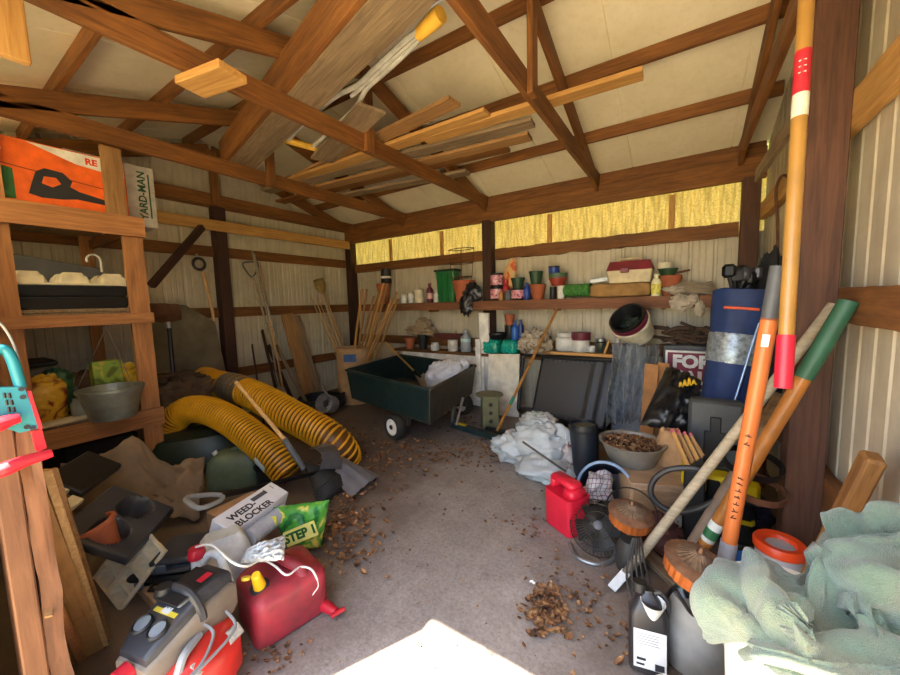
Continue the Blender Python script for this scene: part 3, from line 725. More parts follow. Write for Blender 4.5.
p = OZ(271, 484, 0); vessel('black_pot', (p.x, p.y, 0), hollow(.085, .115, .19, rim=.01), BLACK, 'small black pot at the foot of the lower hose', 'pot')
# leaf rake
lr = root('leaf_rake', OZ(330, 500, 0), 'leaf rake with a wooden handle, grey sleeve and wide black head', 'rake')
rodpart(lr, 'handle', [OZ(236, 382, .93), OZ(284, 439, .50)], .016, W_HANDLE)
rodpart(lr, 'sleeve', [OZ(283, 437, .505), OZ(304, 469, .24)], .024, GREYP)
b = B(); a0, a1, e0, e1 = OZ(300, 462, .27), OZ(306, 470, .22), OZ(350, 484, .03), OZ(318, 508, .02)
for i in range(19):
    u = i/18; s = a0.lerp(a1, u); e = e0.lerp(e1, u); b.tube([s, s.lerp(e, .5)+V((0, 0, .05)), e+V((0, 0, .03)), e+V((0, 0, -.005))], [.006, .008, .008, .004], 5)
for k in (.45, .75): b.tube([a0.lerp(e0, k)+V((0, 0, .045)), a1.lerp(e1, k)+V((0, 0, .045))], .006, 5)
b.build('head', BLACK, lr)
# grey scoop shovels
def scoop_blade(par, c, ax, sd, L, W, m):
    up = ax.cross(sd).normalized(); 
    if up.z < 0: up = -up
    rows = []
    for i in range(11):
        u = i/10; rw = []
        for j in range(15):
            v = j/7-1; w = W*(.72+.28*u)
            rw.append(c+ax*(u*L-.05*v*v*L*u)+sd*(v*w/2)+up*(.075*(1-v*v)*(1-.35*u)-.02*u*u+.007*math.cos(v*11)))
        rows.append(rw)
    b = B(); b.grid(rows); top = [[p+up*.006 for p in r_] for r_ in rows]; b.grid(top, flip=True)
    return b.build('blade', m, par)
SCP = mat('6c6c72', .4, name='grey_scoop_plastic', dirt=.15)
ss = root('snow_shovel', OZ(355, 490, 0), 'black-handled snow shovel with a grey D-grip and ribbed grey scoop', 'shovel')
h0, h1 = OZ(222, 496, .42), OZ(326, 470, .16)
rodpart(ss, 'shaft', [h0, h1], .018, BLACKM)
ax = (OZ(370, 487, .02)-OZ(338, 468, .12)).normalized(); sd = (OZ(357, 493, .02)-OZ(380, 480, .02)); sd = (sd-ax*sd.dot(ax)).normalized()
scoop_blade(ss, OZ(337, 467, .12), ax, sd, .36, .36, SCP)
B().tube([h1, OZ(338, 471, .12)], [.02, .035], 10).build('socket', BLACK, ss)
d = (h0-h1).normalized(); sdh = d.cross(V((.3, -.3, 1))).normalized()
pts = [h0, h0+d*.05+sdh*.045, h0+d*.17+sdh*.065, h0+d*.19, h0+d*.17-sdh*.065, h0+d*.05-sdh*.045]
B().tube(spline(pts, 4, True), .014, 8, closed=True).build('grip', mat('8c8c8a', .5), ss)
s2 = root('grain_scoop', OZ(330, 465, 0), 'grey scoop shovel head lying behind the snow shovel, under the hose end', 'shovel')
ax = (OZ(343, 452, .24)-OZ(316, 458, .34)).normalized(); sd = (OZ(320, 447, .34)-OZ(325, 468, .22)); sd = (sd-ax*sd.dot(ax)).normalized()
scoop_blade(s2, OZ(314, 459, .34), ax, sd, .30, .27, mat('5c5c62', .45, name='dark_grey_plastic'))
# canvas tarp
b = B(); n1, n2 = 56, 34; rows = []
A_, B_, C_, D_ = OZ(62, 478, .52), OZ(205, 470, .22), OZ(200, 520, .02), OZ(70, 530, .12)
for i in range(n1+1):
    u = i/n1; rw = []
    for j in range(n2+1):
        v = j/n2; p = A_.lerp(B_, u).lerp(D_.lerp(C_, u), v)
        hump = .26*math.exp(-((u-.42)/.22)**2-((v-.25)/.35)**2)
        q = V((u*4, v*3, 1.7)); fold = (1-abs(fbm(q*.8, 2)))*.16+(1-abs(fbm(q*1.7+V((5, 5, 5)), 2)))*.05
        rw.append(p+V((0, 0, hump+fold-.10)))
    rows.append(rw)
b.grid(rows); top = [V(v) for v in b.v]; n0 = len(top)
for r_ in rows:
    pass
tarp = b.build('canvas_tarp', mat('84705a', .9, var=.15, name='beige_canvas', bs=160, bump=.3), None, 70); tag(tarp, 'beige canvas tarp heaped under the shelf, behind the black pot tray', 'tarp')
sm = tarp.modifiers.new('thickness', 'SOLIDIFY'); sm.thickness = .012; sm.offset = -1
# black pot tray with two wells, a clay pot in one
ca, cbx = OZ(90, 547, .40), OZ(145, 496, .44); wa, wb_ = OZ(98, 515, .48), OZ(137, 530, .37)
ctr = (ca+cbx)/2; ux = (cbx-ca).normalized(); uy = (wb_-wa); uy = (uy-ux*uy.dot(ux)).normalized(); uz = ux.cross(uy)
if uz.z < 0: uz = -uz; uy = -uy
Mt = T(ctr, Matrix((ux, uy, uz)).transposed()); Lt, Wt = (cbx-ca).length, .36
pt_ = root('pot_tray', ctr, 'black tray with two round wells and a clay pot, tilted on the canvas', 'tray')
b = B(); NN = 44; rows = []
for i in range(NN+1):
    rw = []
    for j in range(29):
        x = (i/NN-.5)*Lt; y = (j/28-.5)*Wt; dmin = min(math.hypot(x-.25*Lt, y+.01), math.hypot(x+.22*Lt, y+.01)); rr = .215*Lt
        z = -.11*max(0, min(1, (rr-dmin)/.035)); edge = max(abs(x)/(Lt/2), abs(y)/(Wt/2)); z -= .03*max(0, (edge-.95)/.05)
        rw.append(Mt @ V((x, y, z)))
    rows.append(rw)
b.grid(rows); o = b.build('tray', mat('3e3f44', .35, name='charcoal_plastic', dirt=.2), pt_); sm = o.modifiers.new('thickness', 'SOLIDIFY'); sm.thickness = .006
Mp = Mt @ T((-.22*Lt, -.0, -.06)) @ RX(-.9) @ RZ(.4)
r = root('clay_pot', Mp.translation, 'terracotta pot lying in the near well of the black tray', 'pot'); B().lathe(hollow(.055, .085, .15, rim=.01), 28, Mp @ T((0, 0, -.05))).build('body', TERRA, r)
M2 = Mt @ T((-.30*Lt, .5*Wt+.05, .02))
for i, (yy, lb) in enumerate(((0, 'white plastic strip beside the black pot tray, nearer the tray'), (-.09, 'white plastic strip left of the black pot tray, farther back'))):
    tag(B().box((.06*i, -yy, 0), (.26, .06, .03), M2, .004).build('plastic_strip', CREAM), lb, 'strip')
tag(B().box((.3, .10, .0), (.3, .2, .05), M2, .01).build('plastic_case', BLACK), 'flat black plastic case behind the pot tray', 'case')
# cream moulded tray leaning below
ca, cbx = OZ(108, 602, .0), OZ(151, 545, .26); sw = OZ(116, 548, .25)-OZ(144, 582, .12)
ctr = (ca+cbx)/2; ux = (cbx-ca).normalized(); uy = (sw-ux*sw.dot(ux)).normalized(); uz = ux.cross(uy)
if uz.z < 0: uz = -uz; uy = -uy
egg_tray(ctr, T(ctr+V((0, 0, .05)), Matrix((ux, uy, uz)).transposed()), 'cream moulded tray leaning on the floor beside the cardboard sheets', 4, 2, (cbx-ca).length/4, .13, -.06)
# cardboard and plywood sheets leaning on the door jamb
G_SH = 'sheets leaning by the door jamb'
for i, (A, Bq, Cq, Dq, th, m, lb) in enumerate((
    (OX(58, 468, -1.98), OZ(112, 640, 0), OZ(105, 640, 0), OX(50, 470, -1.97), .012, W_TAN, 'thin brown panel nearest the moulded tray, by the door jamb'),
    (OX(52, 470, -1.88), OZ(109, 645, 0), OZ(102, 648, 0), OX(42, 472, -1.87), .02, wood('a88050', 'd2ae78', stain=.1), 'yellow plywood strip with a ragged dark edge by the door jamb'),
    (OX(44, 485, -1.80), OZ(104, 648, 0), OZ(86, 658, 0), OX(20, 490, -1.74), .012, mat('a47a48', .8, dirt=.15, name='brown_fibreboard'), 'broad tan fibreboard panel leaning by the door jamb'),
    (OX(54, 590, -1.68), OZ(86, 660, 0), OZ(78, 664, 0), OX(46, 592, -1.68), .02, W_SHELF, 'short brown board behind the tan fibreboard panel'),
    (OX(52, 615, -1.64), OZ(74, 664, 0), OZ(66, 668, 0), OX(44, 617, -1.64), .02, W_TAN, 'lowest short board at the foot of the door jamb'))):
    b = B(); P = [A, Bq, Cq, Dq]; nrm = (Bq-A).cross(Dq-A).normalized()*th
    if nrm.dot(EYEP-A) > 0: nrm = -nrm
    b.add(P+[p+nrm for p in P], [(0,1,2,3),(7,6,5,4),(0,4,5,1),(1,5,6,2),(2,6,7,3),(3,7,4,0)])
    tag(b.build('leaning_sheet', m, None, 0), lb, 'sheet', G_SH)
# ---------------------------------------------------------------- teal and red tool hung on the door jamb
TEAL = mat('23808c', .45, name='teal_plastic', var=.1); REDP = mat('b81f30', .35, name='glossy_red_plastic', var=.12)
XJ = -1.585
def J(x, y, d=0.0): return OX(x, y, XJ+d)
tr = root('teal_tool', J(25, 430), 'teal and red plastic hand tool hooked over the wooden door jamb', 'tool')
b = B()
def plate(poly, th, d=.0):
    P = [J(x, y, d) for x, y in poly]; n = len(P); Q = [p-V((th, 0, 0)) for p in P]
    b.add(P+Q, [tuple(range(n)), tuple(range(n, 2*n))[::-1]]+[(i, (i+1) % n, n+(i+1) % n, n+i) for i in range(n)])
plate([(-20, 388), (24, 387), (26, 391), (39, 428), (20, 433), (-20, 420)], .03, .03)
b.build('body', TEAL, tr, 30); b = B()
b.tube(spline([J(-16, 390, .015), J(-14, 365, .015), J(-2, 350, .015), J(6, 350, .015), J(13, 362, .015), J(21, 388, .015)], 6), .0125, 10)
b.build('handle', TEAL, tr)
b = B()
for x, y in ((21.5, 389), (23, 397), (27, 427), (33, 428)): B().tube([J(x, y, .0305), J(x, y, .033)], .0065, 10).build('screw_head', BLACK, tr)
sb_ = B()
for k in range(4):
    for dx in (0, 5):
        p = J(4+dx+k*2.2, 393+k*7, .031); q = J(5+dx+k*2.2, 398+k*7, .031); sb_.tube([p, q], .003, 5)
sb_.build('vent_slots', BLACK, tr)
b = B()
plate([(27, 391), (31, 391), (43, 428), (38.5, 429)], .04, .034); plate([(32, 432), (42, 429), (47, 448), (37, 452)], .03, .0)
b.build('red_rail', REDP, tr, 30)
for pts in ([(-25, 430), (-6, 426), (8, 421), (20, 418)], [(-25, 480), (0, 471), (25, 461), (52, 453)]):
    b = B(); pth = spline([J(x, y, .05) for x, y in pts], 6); N = len(pth)
    b.tube(pth, [.024-.018*abs(i/N-.4) for i in range(N)], 10, flat=.85, up=(0, 0, 1)); b.build('curved_arm', REDP, tr)
B().tube(spline([J(-10, 318, .0), J(2, 325, .0), J(14, 345, .0), J(22, 372, .0)], 5), .003, 6).build('wire_loop', STEEL, tr)

# ---------------------------------------------------------------- front left: compressor, cans, bags
# red and black portable inflator
ca, cb_ = OZ(137, 640, .37), OZ(214, 578, .38); ctr = (ca+cb_)/2; ux = (cb_-ca); LL = ux.length+.04; ux.z = 0; ux.normalize(); uy = V((0, 0, 1)).cross(ux)
Mi = T((ctr.x, ctr.y, 0), Matrix((ux, uy, V((0, 0, 1)))).transposed())
ic = root('air_inflator', (ctr.x, ctr.y, 0), 'dusty black and red portable inflator with two gauges at the bottom left', 'inflator')
CH = mat('2e3036', .4, name='charcoal_dusty_plastic', dirt=.25, dirtc='6a6058'); DT = mat('7a7064', .6, name='dust_grey_plastic', dirt=.3)
REDI = mat('c42a22', .35, name='red_moulded_plastic', dirt=.25, dirtc='8a4a38')
WW = .20
def loft(b, secs, M):
    rows = []
    for x, w, z0, z1, r in secs:
        o = rrect(w, z1-z0, min(r, w/2.1, (z1-z0)/2.1)); rows.append([M @ V((x, p, (z0+z1)/2+q)) for p, q in o])
    b.grid(rows, wrapv=True); n = len(rows[0]); k = len(b.v)-n*len(rows); b.f += [tuple(range(k, k+n)), tuple(range(k+n*(len(rows)-1), k+n*len(rows)))[::-1]]; return b
h = LL/2
loft(B(), [(-h, WW*.7, .28, .335, .015), (-h+.03, WW*.82, .27, .36, .02), (-h+.1, WW*.9, .27, .385, .02), (0, WW*.95, .27, .41, .025), (.02, WW*.86, .27, .43, .025), (h-.06, WW*.86, .27, .432, .025), (h, WW*.8, .28, .415, .02)], Mi).build('cover', CH, ic)
loft(B(), [(-h-.01, WW*.8, .23, .30, .02), (-h+.05, WW*1.0, .23, .33, .02), (0, WW*1.05, .24, .375, .02), (h-.02, WW*1.02, .24, .38, .02), (h+.01, WW*.9, .25, .36, .02)], Mi).build('side_shell', DT, ic)
loft(B(), [(-h+.0, WW*1.0, .0, .20, .04), (-h+.08, WW*1.4, .0, .25, .07), (0, WW*1.6, .0, .27, .09), (h-.1, WW*1.55, .0, .27, .09), (h-.02, WW*1.1, .0, .24, .07)], Mi @ T((-.02, -.045, 0))).build('red_base', REDI, ic)
for yy in (-.042, .042):
    g_ = B().lathe([(.034, 0), (.036, .012), (.030, .018), (.028, .012), (0, .012)], 24, Mi @ T((-h+.065, yy, .372)) @ RY(-.3)).build('gauge', BLACK, ic)
    B().lathe([(.028, .0), (.028, .0025), (0, .0025)], 24, Mi @ T((-h+.065, yy, .383)) @ RY(-.3)).build('dial', mat('78828a', .4), g_)
lb_ = B().box((0, 0, 0), (.05, .12, .003), Mi @ T((-h+.135, 0, .395)) @ RY(-.2)).build('yellow_label', mat('e0c83c', .5), ic)
B().box((0, 0, .002), (.045, .04, .002), Mi @ T((-h+.135, -.0, .395)) @ RY(-.2)).build('white_field', WHITE, lb_)
text('lettering', '100 PSI', .026, mat('303030', .5), Mi @ T((-h+.137, .0, .3985)) @ RY(-.2) @ RZ(-PI/2), lb_)
B().box((0, 0, 0), (.075, .12, .012), Mi @ T((.0, .0, .415)), .006).build('switch_panel', mat('77797c', .4, dirt=.3), ic)
B().lathe([(.03, 0), (.036, .02), (.028, .045), (0, .046)], 18, Mi @ T((-.01, .06, .41))).build('knob', BLACK, ic)
B().box((0, 0, 0), (.17, .13, .006), Mi @ T((h-.13, 0, .433)) @ RY(-.03)).build('rating_plate', BLACK, ic)
B().box((.05, -.03, .004), (.05, .03, .002), Mi @ T((h-.13, 0, .433)) @ RY(-.03)).build('red_emblem', REDP, ic)
B().tube(spline([Mi @ V((.015, .09, .38)), Mi @ V((.012, .06, .43)), Mi @ V((.01, 0, .445)), Mi @ V((.012, -.06, .43)), Mi @ V((.015, -.095, .38)), Mi @ V((.02, -.10, .33))], 6), .016, 8).build('carry_handle', CH, ic)
B().tube(spline([Mi @ V(q) for q in ((-.0, -.10, .28), (-.08, -.13, .28), (-.12, -.13, .22), (-.2, -.105, .20))], 6), .015, 8).build('air_hose', mat('8a8c8e', .4), ic)
B().tube(spline([Mi @ V(q) for q in ((.02, -.10, .31), (.02, -.15, .28), (-.06, -.19, .25), (-.14, -.18, .235), (-.05, -.2, .245), (.08, -.19, .26), (.1, -.12, .30))], 6), .006, 6).build('cable', mat('77787a', .5), ic)
B().box((.02, -.17, .225), (.2, .012, .05), Mi @ T((.02, -.17, .225)) @ RX(-.75) @ T((-.02, .17, -.225)), .003).build('side_label', mat('a8a49c', .5, var=.5, sc=40), ic)
rp = B().tube([Mi @ V((-h-.01, 0, .285)), Mi @ V((-h-.05, 0, .28))], .035, 14); rp.build('red_plug', REDP, ic)
B().tube(spline([Mi @ V((-h+.02, .1, .25)), Mi @ V((-h-.06, .13, .15)), Mi @ V((-h-.1, .08, .03)), Mi @ V((-h-.3, 0, .012))], 6), .008, 6).build('power_cord', BLACK, ic)
# big red petrol can
p = OZ(284, 611, 0); rt = OZ(310, 615, 0)-OZ(262, 646, 0); an = math.atan2(rt.y, rt.x)
def petrol(name, c, d, rot, m, label, seed):
    r = root(name, c, label, 'petrol can'); M = T(c) @ RZ(rot); b = B(); x, y, z = d
    o = rrect(x, y, .05, 5); rows = []
    for s, zz in ((.9, 0), (.985, .02), (1, .06), (1, .66), (.985, .72), (.90, .80), (.6, .86), (.0, .87)):
        rows.append([M @ V((p_*s, q_*s, zz*z)) for p_, q_ in o])
    b.grid(rows, wrapv=True, flip=True); n = len(o); b.f.append(tuple(range(n)))
    b.build('tank', m, r, 50); return r, M
pc, M = petrol('petrol_can', (p.x, p.y, 0), (.35, .32, .28), an, mat('a42c38', .5, name='dusty_red_plastic', dirt=.7, dirtc='5c3034'), 'large dusty red petrol can with a yellow spout at the front left', 1)
hd = spline([M @ V((-.02, .13, .17)), M @ V((-.02, .12, .245)), M @ V((.0, .06, .28)), M @ V((.02, -.02, .28)), M @ V((.06, -.09, .25)), M @ V((.08, -.13, .17))], 6)
B().tube(hd, .032, 10, flat=.8).build('handle', mat('a42c38', .5, name='dusty_red_plastic', dirt=.7, dirtc='5c3034'), pc)
nk = M @ V((-.11, -.05, .215)); ax = (V((-.03, -.02, .0)) - V((0, 0, 0))); tip = OZ(252, 565, .40); ax = (tip-nk).normalized()
sp_ = B().tube([nk-ax*.02, nk+ax*.03, nk+ax*.035], [.042, .042, .03], 16).build('collar', BLACK, pc)
ys = B().tube([nk+ax*.03, nk+ax*.12, nk+ax*.125], [.028, .020, .015], 14).build('spout', mat('e8b81c', .4, var=.08), pc)
B().lathe([(.019, -.006), (.02, .006), (0, .007)], 14, T(nk+ax*.105+V((-.035, -.03, .0)), frame(V((.5, -.6, .3)), ax))).build('cap', mat('ecc830', .4, var=.08), ys)
# white jug with a red cap behind it
p = OZ(226, 600, 0); jg, M = jerry('white_jug', (p.x-.02, p.y+.02, 0), (.25, .17, .36), 1.25, mat('cdd0cc', .4, dirt=.25, name='milky_plastic'), 'milky white jug with a red cap between inflator and petrol can', 'jug')
q = OZ(197, 557, .38); B().tube([q, q+V((0, 0, .02)), q+V((0, 0, .045))], [.036, .038, .03], 14).build('cap', REDP, jg)
B().tube([q-V((0, 0, .09)), q+V((0, 0, .0))], .028, 12).build('neck', mat('cdd0cc', .4), jg)
B().tube(spline([q+V((0.01, .01, -.04)), q+V((.05, .04, .01)), q+V((.12, .05, .015)), q+V((.17, .04, -.02)), q+V((.20, .05, -.12))], 6), .02, 10).build('handle', mat('cdd0cc', .4), jg)
# siphon tube from its cap to a red squeeze nozzle
st = root('siphon_tube', OZ(330, 608, 0), 'thin white siphon tube draped over the petrol can, ending in a red nozzle', 'tube')
pts = [q+V((0, 0, .05)), OZ(212, 545, .48), OZ(232, 562, .45), OZ(247, 566, .41), OZ(262, 560, .33), OZ(275, 566, .30), OZ(287, 575, .275), OZ(300, 567, .265), OZ(312, 570, .25), OZ(318, 585, .16), OZ(312, 596, .12), OZ(318, 602, .045)]
B().tube(spline(pts, 6), .005, 8).build('tube', WHITEP, st)
n0, n1 = OZ(317, 601, .035), OZ(336, 612, .03)
B().tube([n0, n0.lerp(n1, .1), n0.lerp(n1, .6), n1], [.02, .027, .027, .018], 12).build('nozzle', REDP, st)
B().tube([n1-V((0, .03, 0)), n1+V((0.02, .035, 0))], .011, 8).build('trigger', REDP, st)
# boxes under the weed blocker
cbx2 = OZ(238, 548, .0)
tag(B().box((cbx2.x, cbx2.y+.06, .12), (.36, .3, .24), None, .004).build('cardboard_box', CARD), 'brown cardboard box beneath the weed blocker pack', 'box')
e = OZ(178, 587, .02); r = root('printed_carton', (e.x, e.y, 0), 'flattened brown carton with an orange print under the white jug', 'box')
B().box((e.x, e.y+.04, .03), (.4, .34, .06), T((0, 0, 0)), .004).build('carton', CARD, r); B().box((e.x, e.y+.02, .0615), (.2, .14, .001)).build('orange_print', mat('c8643c', .7), r)
tcs = []
for i, (px, py, z, d, a, lb) in enumerate(((182, 566, .07, (.42, .28, .09), .6, 'black tool case lying at the bottom left, under the smaller grey case'), (194, 551, .165, (.34, .24, .09), .75, 'dark grey smaller tool case lying on the black case'))):
    c = OZ(px, py, z); r = root('tool_case', (c.x, c.y, z-d[2]/2), lb, 'case'); M = T((c.x, c.y, z)) @ RZ(a)
    m = BLACK if i == 0 else mat('3a3f46', .45)
    B().box((0, 0, -d[2]*.26), (d[0], d[1], d[2]*.47), M, .015).build('base', m, r); B().box((0, 0, d[2]*.25), (d[0], d[1], d[2]*.45), M, .015).build('lid', m, r)
    for sx in (-.3, .3): B().box((d[0]*sx, -d[1]/2-.004, 0), (.05, .014, .04), M, .004).build('latch', mat('55606a', .4), r)
    B().tube([M @ V((-.06, -d[1]/2, 0)), M @ V((-.05, -d[1]/2-.035, 0)), M @ V((.05, -d[1]/2-.035, 0)), M @ V((.06, -d[1]/2, 0))], .009, 8).build('handle', m, r)
# weed blocker pack
ca, cb_ = OZ(229, 525, .36), OZ(279, 491, .36); ux = (cb_-ca).normalized(); LL = (cb_-ca).length
uz = V((.45, -.55, .70)); uz = (uz-ux*uz.dot(ux)).normalized(); uy = uz.cross(ux)
Mw = T((ca+cb_)/2, Matrix((ux, uy, uz)).transposed())
wp = root('weed_blocker_pack', (ca+cb_)/2-V((0, 0, .12)), 'white weed blocker carton with black lettering and a clear lower half', 'package')
PW = mat('dcdce0', .45, name='gloss_white_card', var=.08)
B().box((0, .02, -.05), (LL+.06, .15, .11), Mw, .006).build('carton', PW, wp)
text('lettering', 'WEED-\nBLOCKER', .058, mat('25262a', .5), Mw @ T((-LL*.5+.02, -.005, .0058)), wp, align='LEFT', bold=.0015)
for i in range(9): B().box((.12+i*.014, .055, .006), (.006 if i % 2 else .003, .04, .0008), Mw).build('barcode', DK, wp) if i in (0, 4) else None
B().box((.07, .05, .006), (.11, .03, .0008), Mw).build('text_block', mat('4a4a50', .5, var=.6, sc=120), wp)
b = B(); b.tube([Mw @ V((-LL*.5+.06, -.10, -.075)), Mw @ V((LL*.5-.04, -.10, -.075))], .05, 20)
for i in range(8): x = -LL*.5+.09+i*(LL-.16)/7; b.tube([Mw @ V((x, -.10, -.075)), Mw @ V((x+.006, -.10, -.075))], .052, 20)
b.build('clear_roll', mat('b8bcc4', .25, name='clear_plastic_wrap', var=.1), wp)
# bags
def pillow(name, corners, thick, m, label, cat='bag', seed=0, top=None, amp=.02):
    """corners: TL, TR, BR, BL in the world"""
    tl, tr_, br_, bl = [V(c) for c in corners]; r = root(name, (bl+br_)/2, label, cat); n = (tr_-tl).cross(bl-tl).normalized(); b = B()
    for sg in (1, -1):
        rows = []
        for i in range(25):
            u = i/24; rw = []
            for j in range(25):
                v = j/24; p = tl.lerp(tr_, u).lerp(bl.lerp(br_, u), v)
                e = (max(0, 1-(2*u-1)**2))**.5*(max(0, 1-abs(2*v-1)**3))**.6
                w = fbm((u*4+seed, v*4, sg*2.0+seed)); rg = (1-abs(fbm((u*5+seed*3, v*5, 7))))
                rw.append(p+n*sg*(thick*.5*e*(1+.35*w))+n*(rg-.7)*amp+(tr_-tl)*.02*fbm((v*6, seed, 1)))
            rows.append(rw)
        b.grid(rows, flip=sg < 0)
    b.build('bag_body', m, r, 60); return r
FERT = blotch('1c6a2c', '4c9a34', 'd8cc60', 9)
cs = [OZ(268, 508, .30), OZ(329, 500, .34), OZ(321, 547, .03), OZ(292, 553, .03)]
fb = pillow('fertiliser_bag', cs, .13, FERT, 'green and yellow fertiliser bag reading STEP 1, standing before the rake', seed=2)
tl, tr_, br_, bl = cs; ex = (br_-bl).normalized(); n = (tr_-tl).cross(bl-tl).normalized(); n = n if n.dot(EYEP-tl) > 0 else -n
ex = (tr_-tl).normalized(); ey = n.cross(ex)
cpt = OZ(306, 528, .17)+n*.085
Mt_ = T(cpt, Matrix((ex, ey, n)).transposed()) @ RZ(.25); lab = B().box((0, 0, -.008), (.2, .09, .012), Mt_, .003).build('yellow_band', mat('e0d878', .5, var=.1), fb)
text('lettering', 'STEP 1', .072, mat('1c5a24', .5), Mt_ @ T((0, 0, 0)), lab, bold=.003)
B().box((0, 0, 0), (.055, .055, .012), T(OZ(277, 517, .26)+n*.06, Matrix((ex, ey, n)).transposed()), .02).build('yellow_print', mat('d8d040', .5), fb)
pillow('plastic_bag', [OZ(247, 548, .40), OZ(286, 534, .40), OZ(284, 560, .38), OZ(240, 563, .36)], .12, mat('c4c6c6', .4, var=.5, sc=26, name='grey_white_film', bs=30, bump=.5), 'crumpled white plastic bag with dark print behind the petrol can', seed=6, amp=.05)
# ---------------------------------------------------------------- the long shelf on the back wall
YS = 4.60; ZS = 1.56
ws = root('wall_shelf', (-2.4, 4.75, ZS), 'long rough timber shelf along the back wall, crowded with pots and cans', 'shelf')
W_FAS = wood('643a24', '92603e')
beam('front_board', (-4.9, YS+.03, ZS-.065), (-2.52, YS+.03, ZS-.065), .04, .11, W_FAS, parent=ws, rough=.1)
beam('front_board', (-2.60, YS, ZS-.065), (.44, YS, ZS-.065), .04, .13, W_FAS, parent=ws, rough=.08)
beam('shelf_board', (-4.9, 4.735, ZS-.012), (.44, 4.735, ZS-.012), .24, .022, W_GIRT, parent=ws)
for x in (-4.6, -3.4, -1.4, -.2): beam('bracket', (x, 4.88, ZS-.09), (x, 4.63, ZS-.09), .035, .12, W_GIRT, parent=ws)
def at_shelf(px, y=298, Y=4.74):
    p = OY(px, y, Y); return p.x, (p-EYEP).dot(FW)/F
def can_prof(r, h): return [(r*.97, 0), (r, .004), (r, h-.006), (r*1.04, h-.006), (r*1.04, h), (r*.94, h), (r*.92, h-.006), (0, h-.006)]
def jar_prof(r, h): return [(r*.9, 0), (r, .01), (r, h*.72), (r*.8, h*.80), (r*.82, h*.80), (r*.82, h), (0, h)]
def bottle_prof(r, h): return [(r*.92, 0), (r, .01), (r, h*.62), (r*.85, h*.72), (r*.4, h*.82), (r*.4, h*.88), (r*.48, h*.88), (r*.48, h), (0, h)]
def pot_prof(r, h): return hollow(r*.66, r*.93, h, rim=r*.07, rimh=h*.18)
PR = dict(can=can_prof, jar=jar_prof, bottle=bottle_prof, pot=pot_prof)
def item(kind, px, w, h, m, name, label, cat, Y=4.74, z=ZS, py=298, group=None, band=None, lid=None, dz=0):
    x, s = at_shelf(px, py, Y); r = w*s/2*.93; hh = h*s; c = (x, Y, z+.0005+dz)
    o = vessel(name, c, PR[kind](r, hh), m, label, cat, 24, group=group)
    if band: B().lathe([(r*1.012, hh*band[1]), (r*1.012, hh*band[2])], 24, T(c)).build('label', band[0], o)
    if lid: B().lathe([(r*lid[1], hh*lid[2]), (r*lid[1], hh*1.02), (0, hh*1.02)], 24, T(c)).build('lid', lid[0], o)
    return o, x, hh
DGREEN = mat('2c4a30', .5, name='green_pot_plastic'); BLUE = mat('2848a0', .4, name='blue_plastic')
PINKL = blotch('8a2a4a', 'd890a0', 'e0c8c8', 30, .5, 'pink_print_label'); MAROON = mat('6a2438', .5, name='maroon_plastic')
_, x, hh = item('pot', 384, 15, 20, TERRA, 'clay_pot', 'brown clay pot on the back shelf behind the stakes, under a black canister', 'pot', dz=0)
item('can', 387, 11, 14, BLACK, 'canister', 'black canister with a white band topping the clay pot behind the stakes', 'canister', dz=hh, band=(WHITE, .35, .5))
item('jar', 404, 7, 9, WHITEP, 'small_jar', 'small white jar, leftmost of the pair left of the cream tub on the back shelf', 'jar')
item('jar', 411, 7, 10, WHITEP, 'small_jar', 'small white jar next to the cream tub on the back shelf', 'jar')
item('can', 419, 11, 13, CREAM, 'cream_tub', 'cream round tub on the back shelf between white jars and green bin', 'tub')
item('bottle', 430, 7, 19, MAROON, 'dark_bottle', 'dark red bottle with pale label left of the green bin', 'bottle', band=(mat('d0a0a0', .5), .2, .5))
item('bottle', 436, 5, 12, WHITEP, 'white_bottle', 'small white bottle before the green bin on the back shelf', 'bottle', Y=4.68)
x, s = at_shelf(447); r = root('green_bin', (x, 4.78, ZS), 'dark green square bin with a black lid on the back shelf', 'bin')
GB = mat('1c6a38', .4, name='green_bin_plastic', var=.1); b = B(); w0, w1, hb = 9*s, 11*s, 29*s
b.grid([[(x+p*k, 4.78+q*.55*k, ZS+z) for p, q in rrect(2, 2, .2)] for k, z in ((w0, 0), (w1, hb), (w1*1.05, hb), (w1*1.05, hb+.02))], wrapv=True); b.build('bin', GB, r)
B().box((x, 4.78, ZS+hb+.035), (w1*2.3, w1*1.3, .03), bev=.01).build('lid', BLACK, r)
for k in (-.3, .3): B().box((x+k*w1, 4.78-w1*.56, ZS+hb*.5), (.012, .02, hb*.95)).build('rib', GB, r)
o, x, hh = item('pot', 464, 24, 21, TERRA, 'clay_pot', 'large terracotta pot on the back shelf below the wire cage', 'pot', Y=4.70)
cg = root('wire_cage', (x-.02, 4.74, ZS), 'rusty wire plant cage standing in the big terracotta pot', 'plant cage')
for z, rr in ((2.34, .21), (2.13, .19), (1.93, .17)): B().tube([V((x-.03+rr*math.cos(a), 4.70+rr*.5*math.sin(a), z)) for a in [i*2*PI/36 for i in range(36)]], .006, 6, closed=True).build('ring', RUST, cg)
for a in (.4, 1.9, 3.4, 5.0): B().tube([V((x-.03+.21*math.cos(a), 4.70+.105*math.sin(a), 2.34)), V((x-.03+.17*math.cos(a), 4.7+.085*math.sin(a), 1.93)), V((x+.04*math.cos(a), 4.70+.02*math.sin(a), ZS+.06))], .005, 6).build('upright', RUST, cg)
b = B(); blob(b, (0, 0, 0), (.26, .16, .30), T(OY(472, 294, 4.62)), amp=.35, ridge=.3, seed=21, nu=36, nv=24); blob(b, (0, 0, 0), (.2, .1, .28), T(OY(466, 305, 4.54)), amp=.35, ridge=.3, seed=22, nu=36, nv=24)
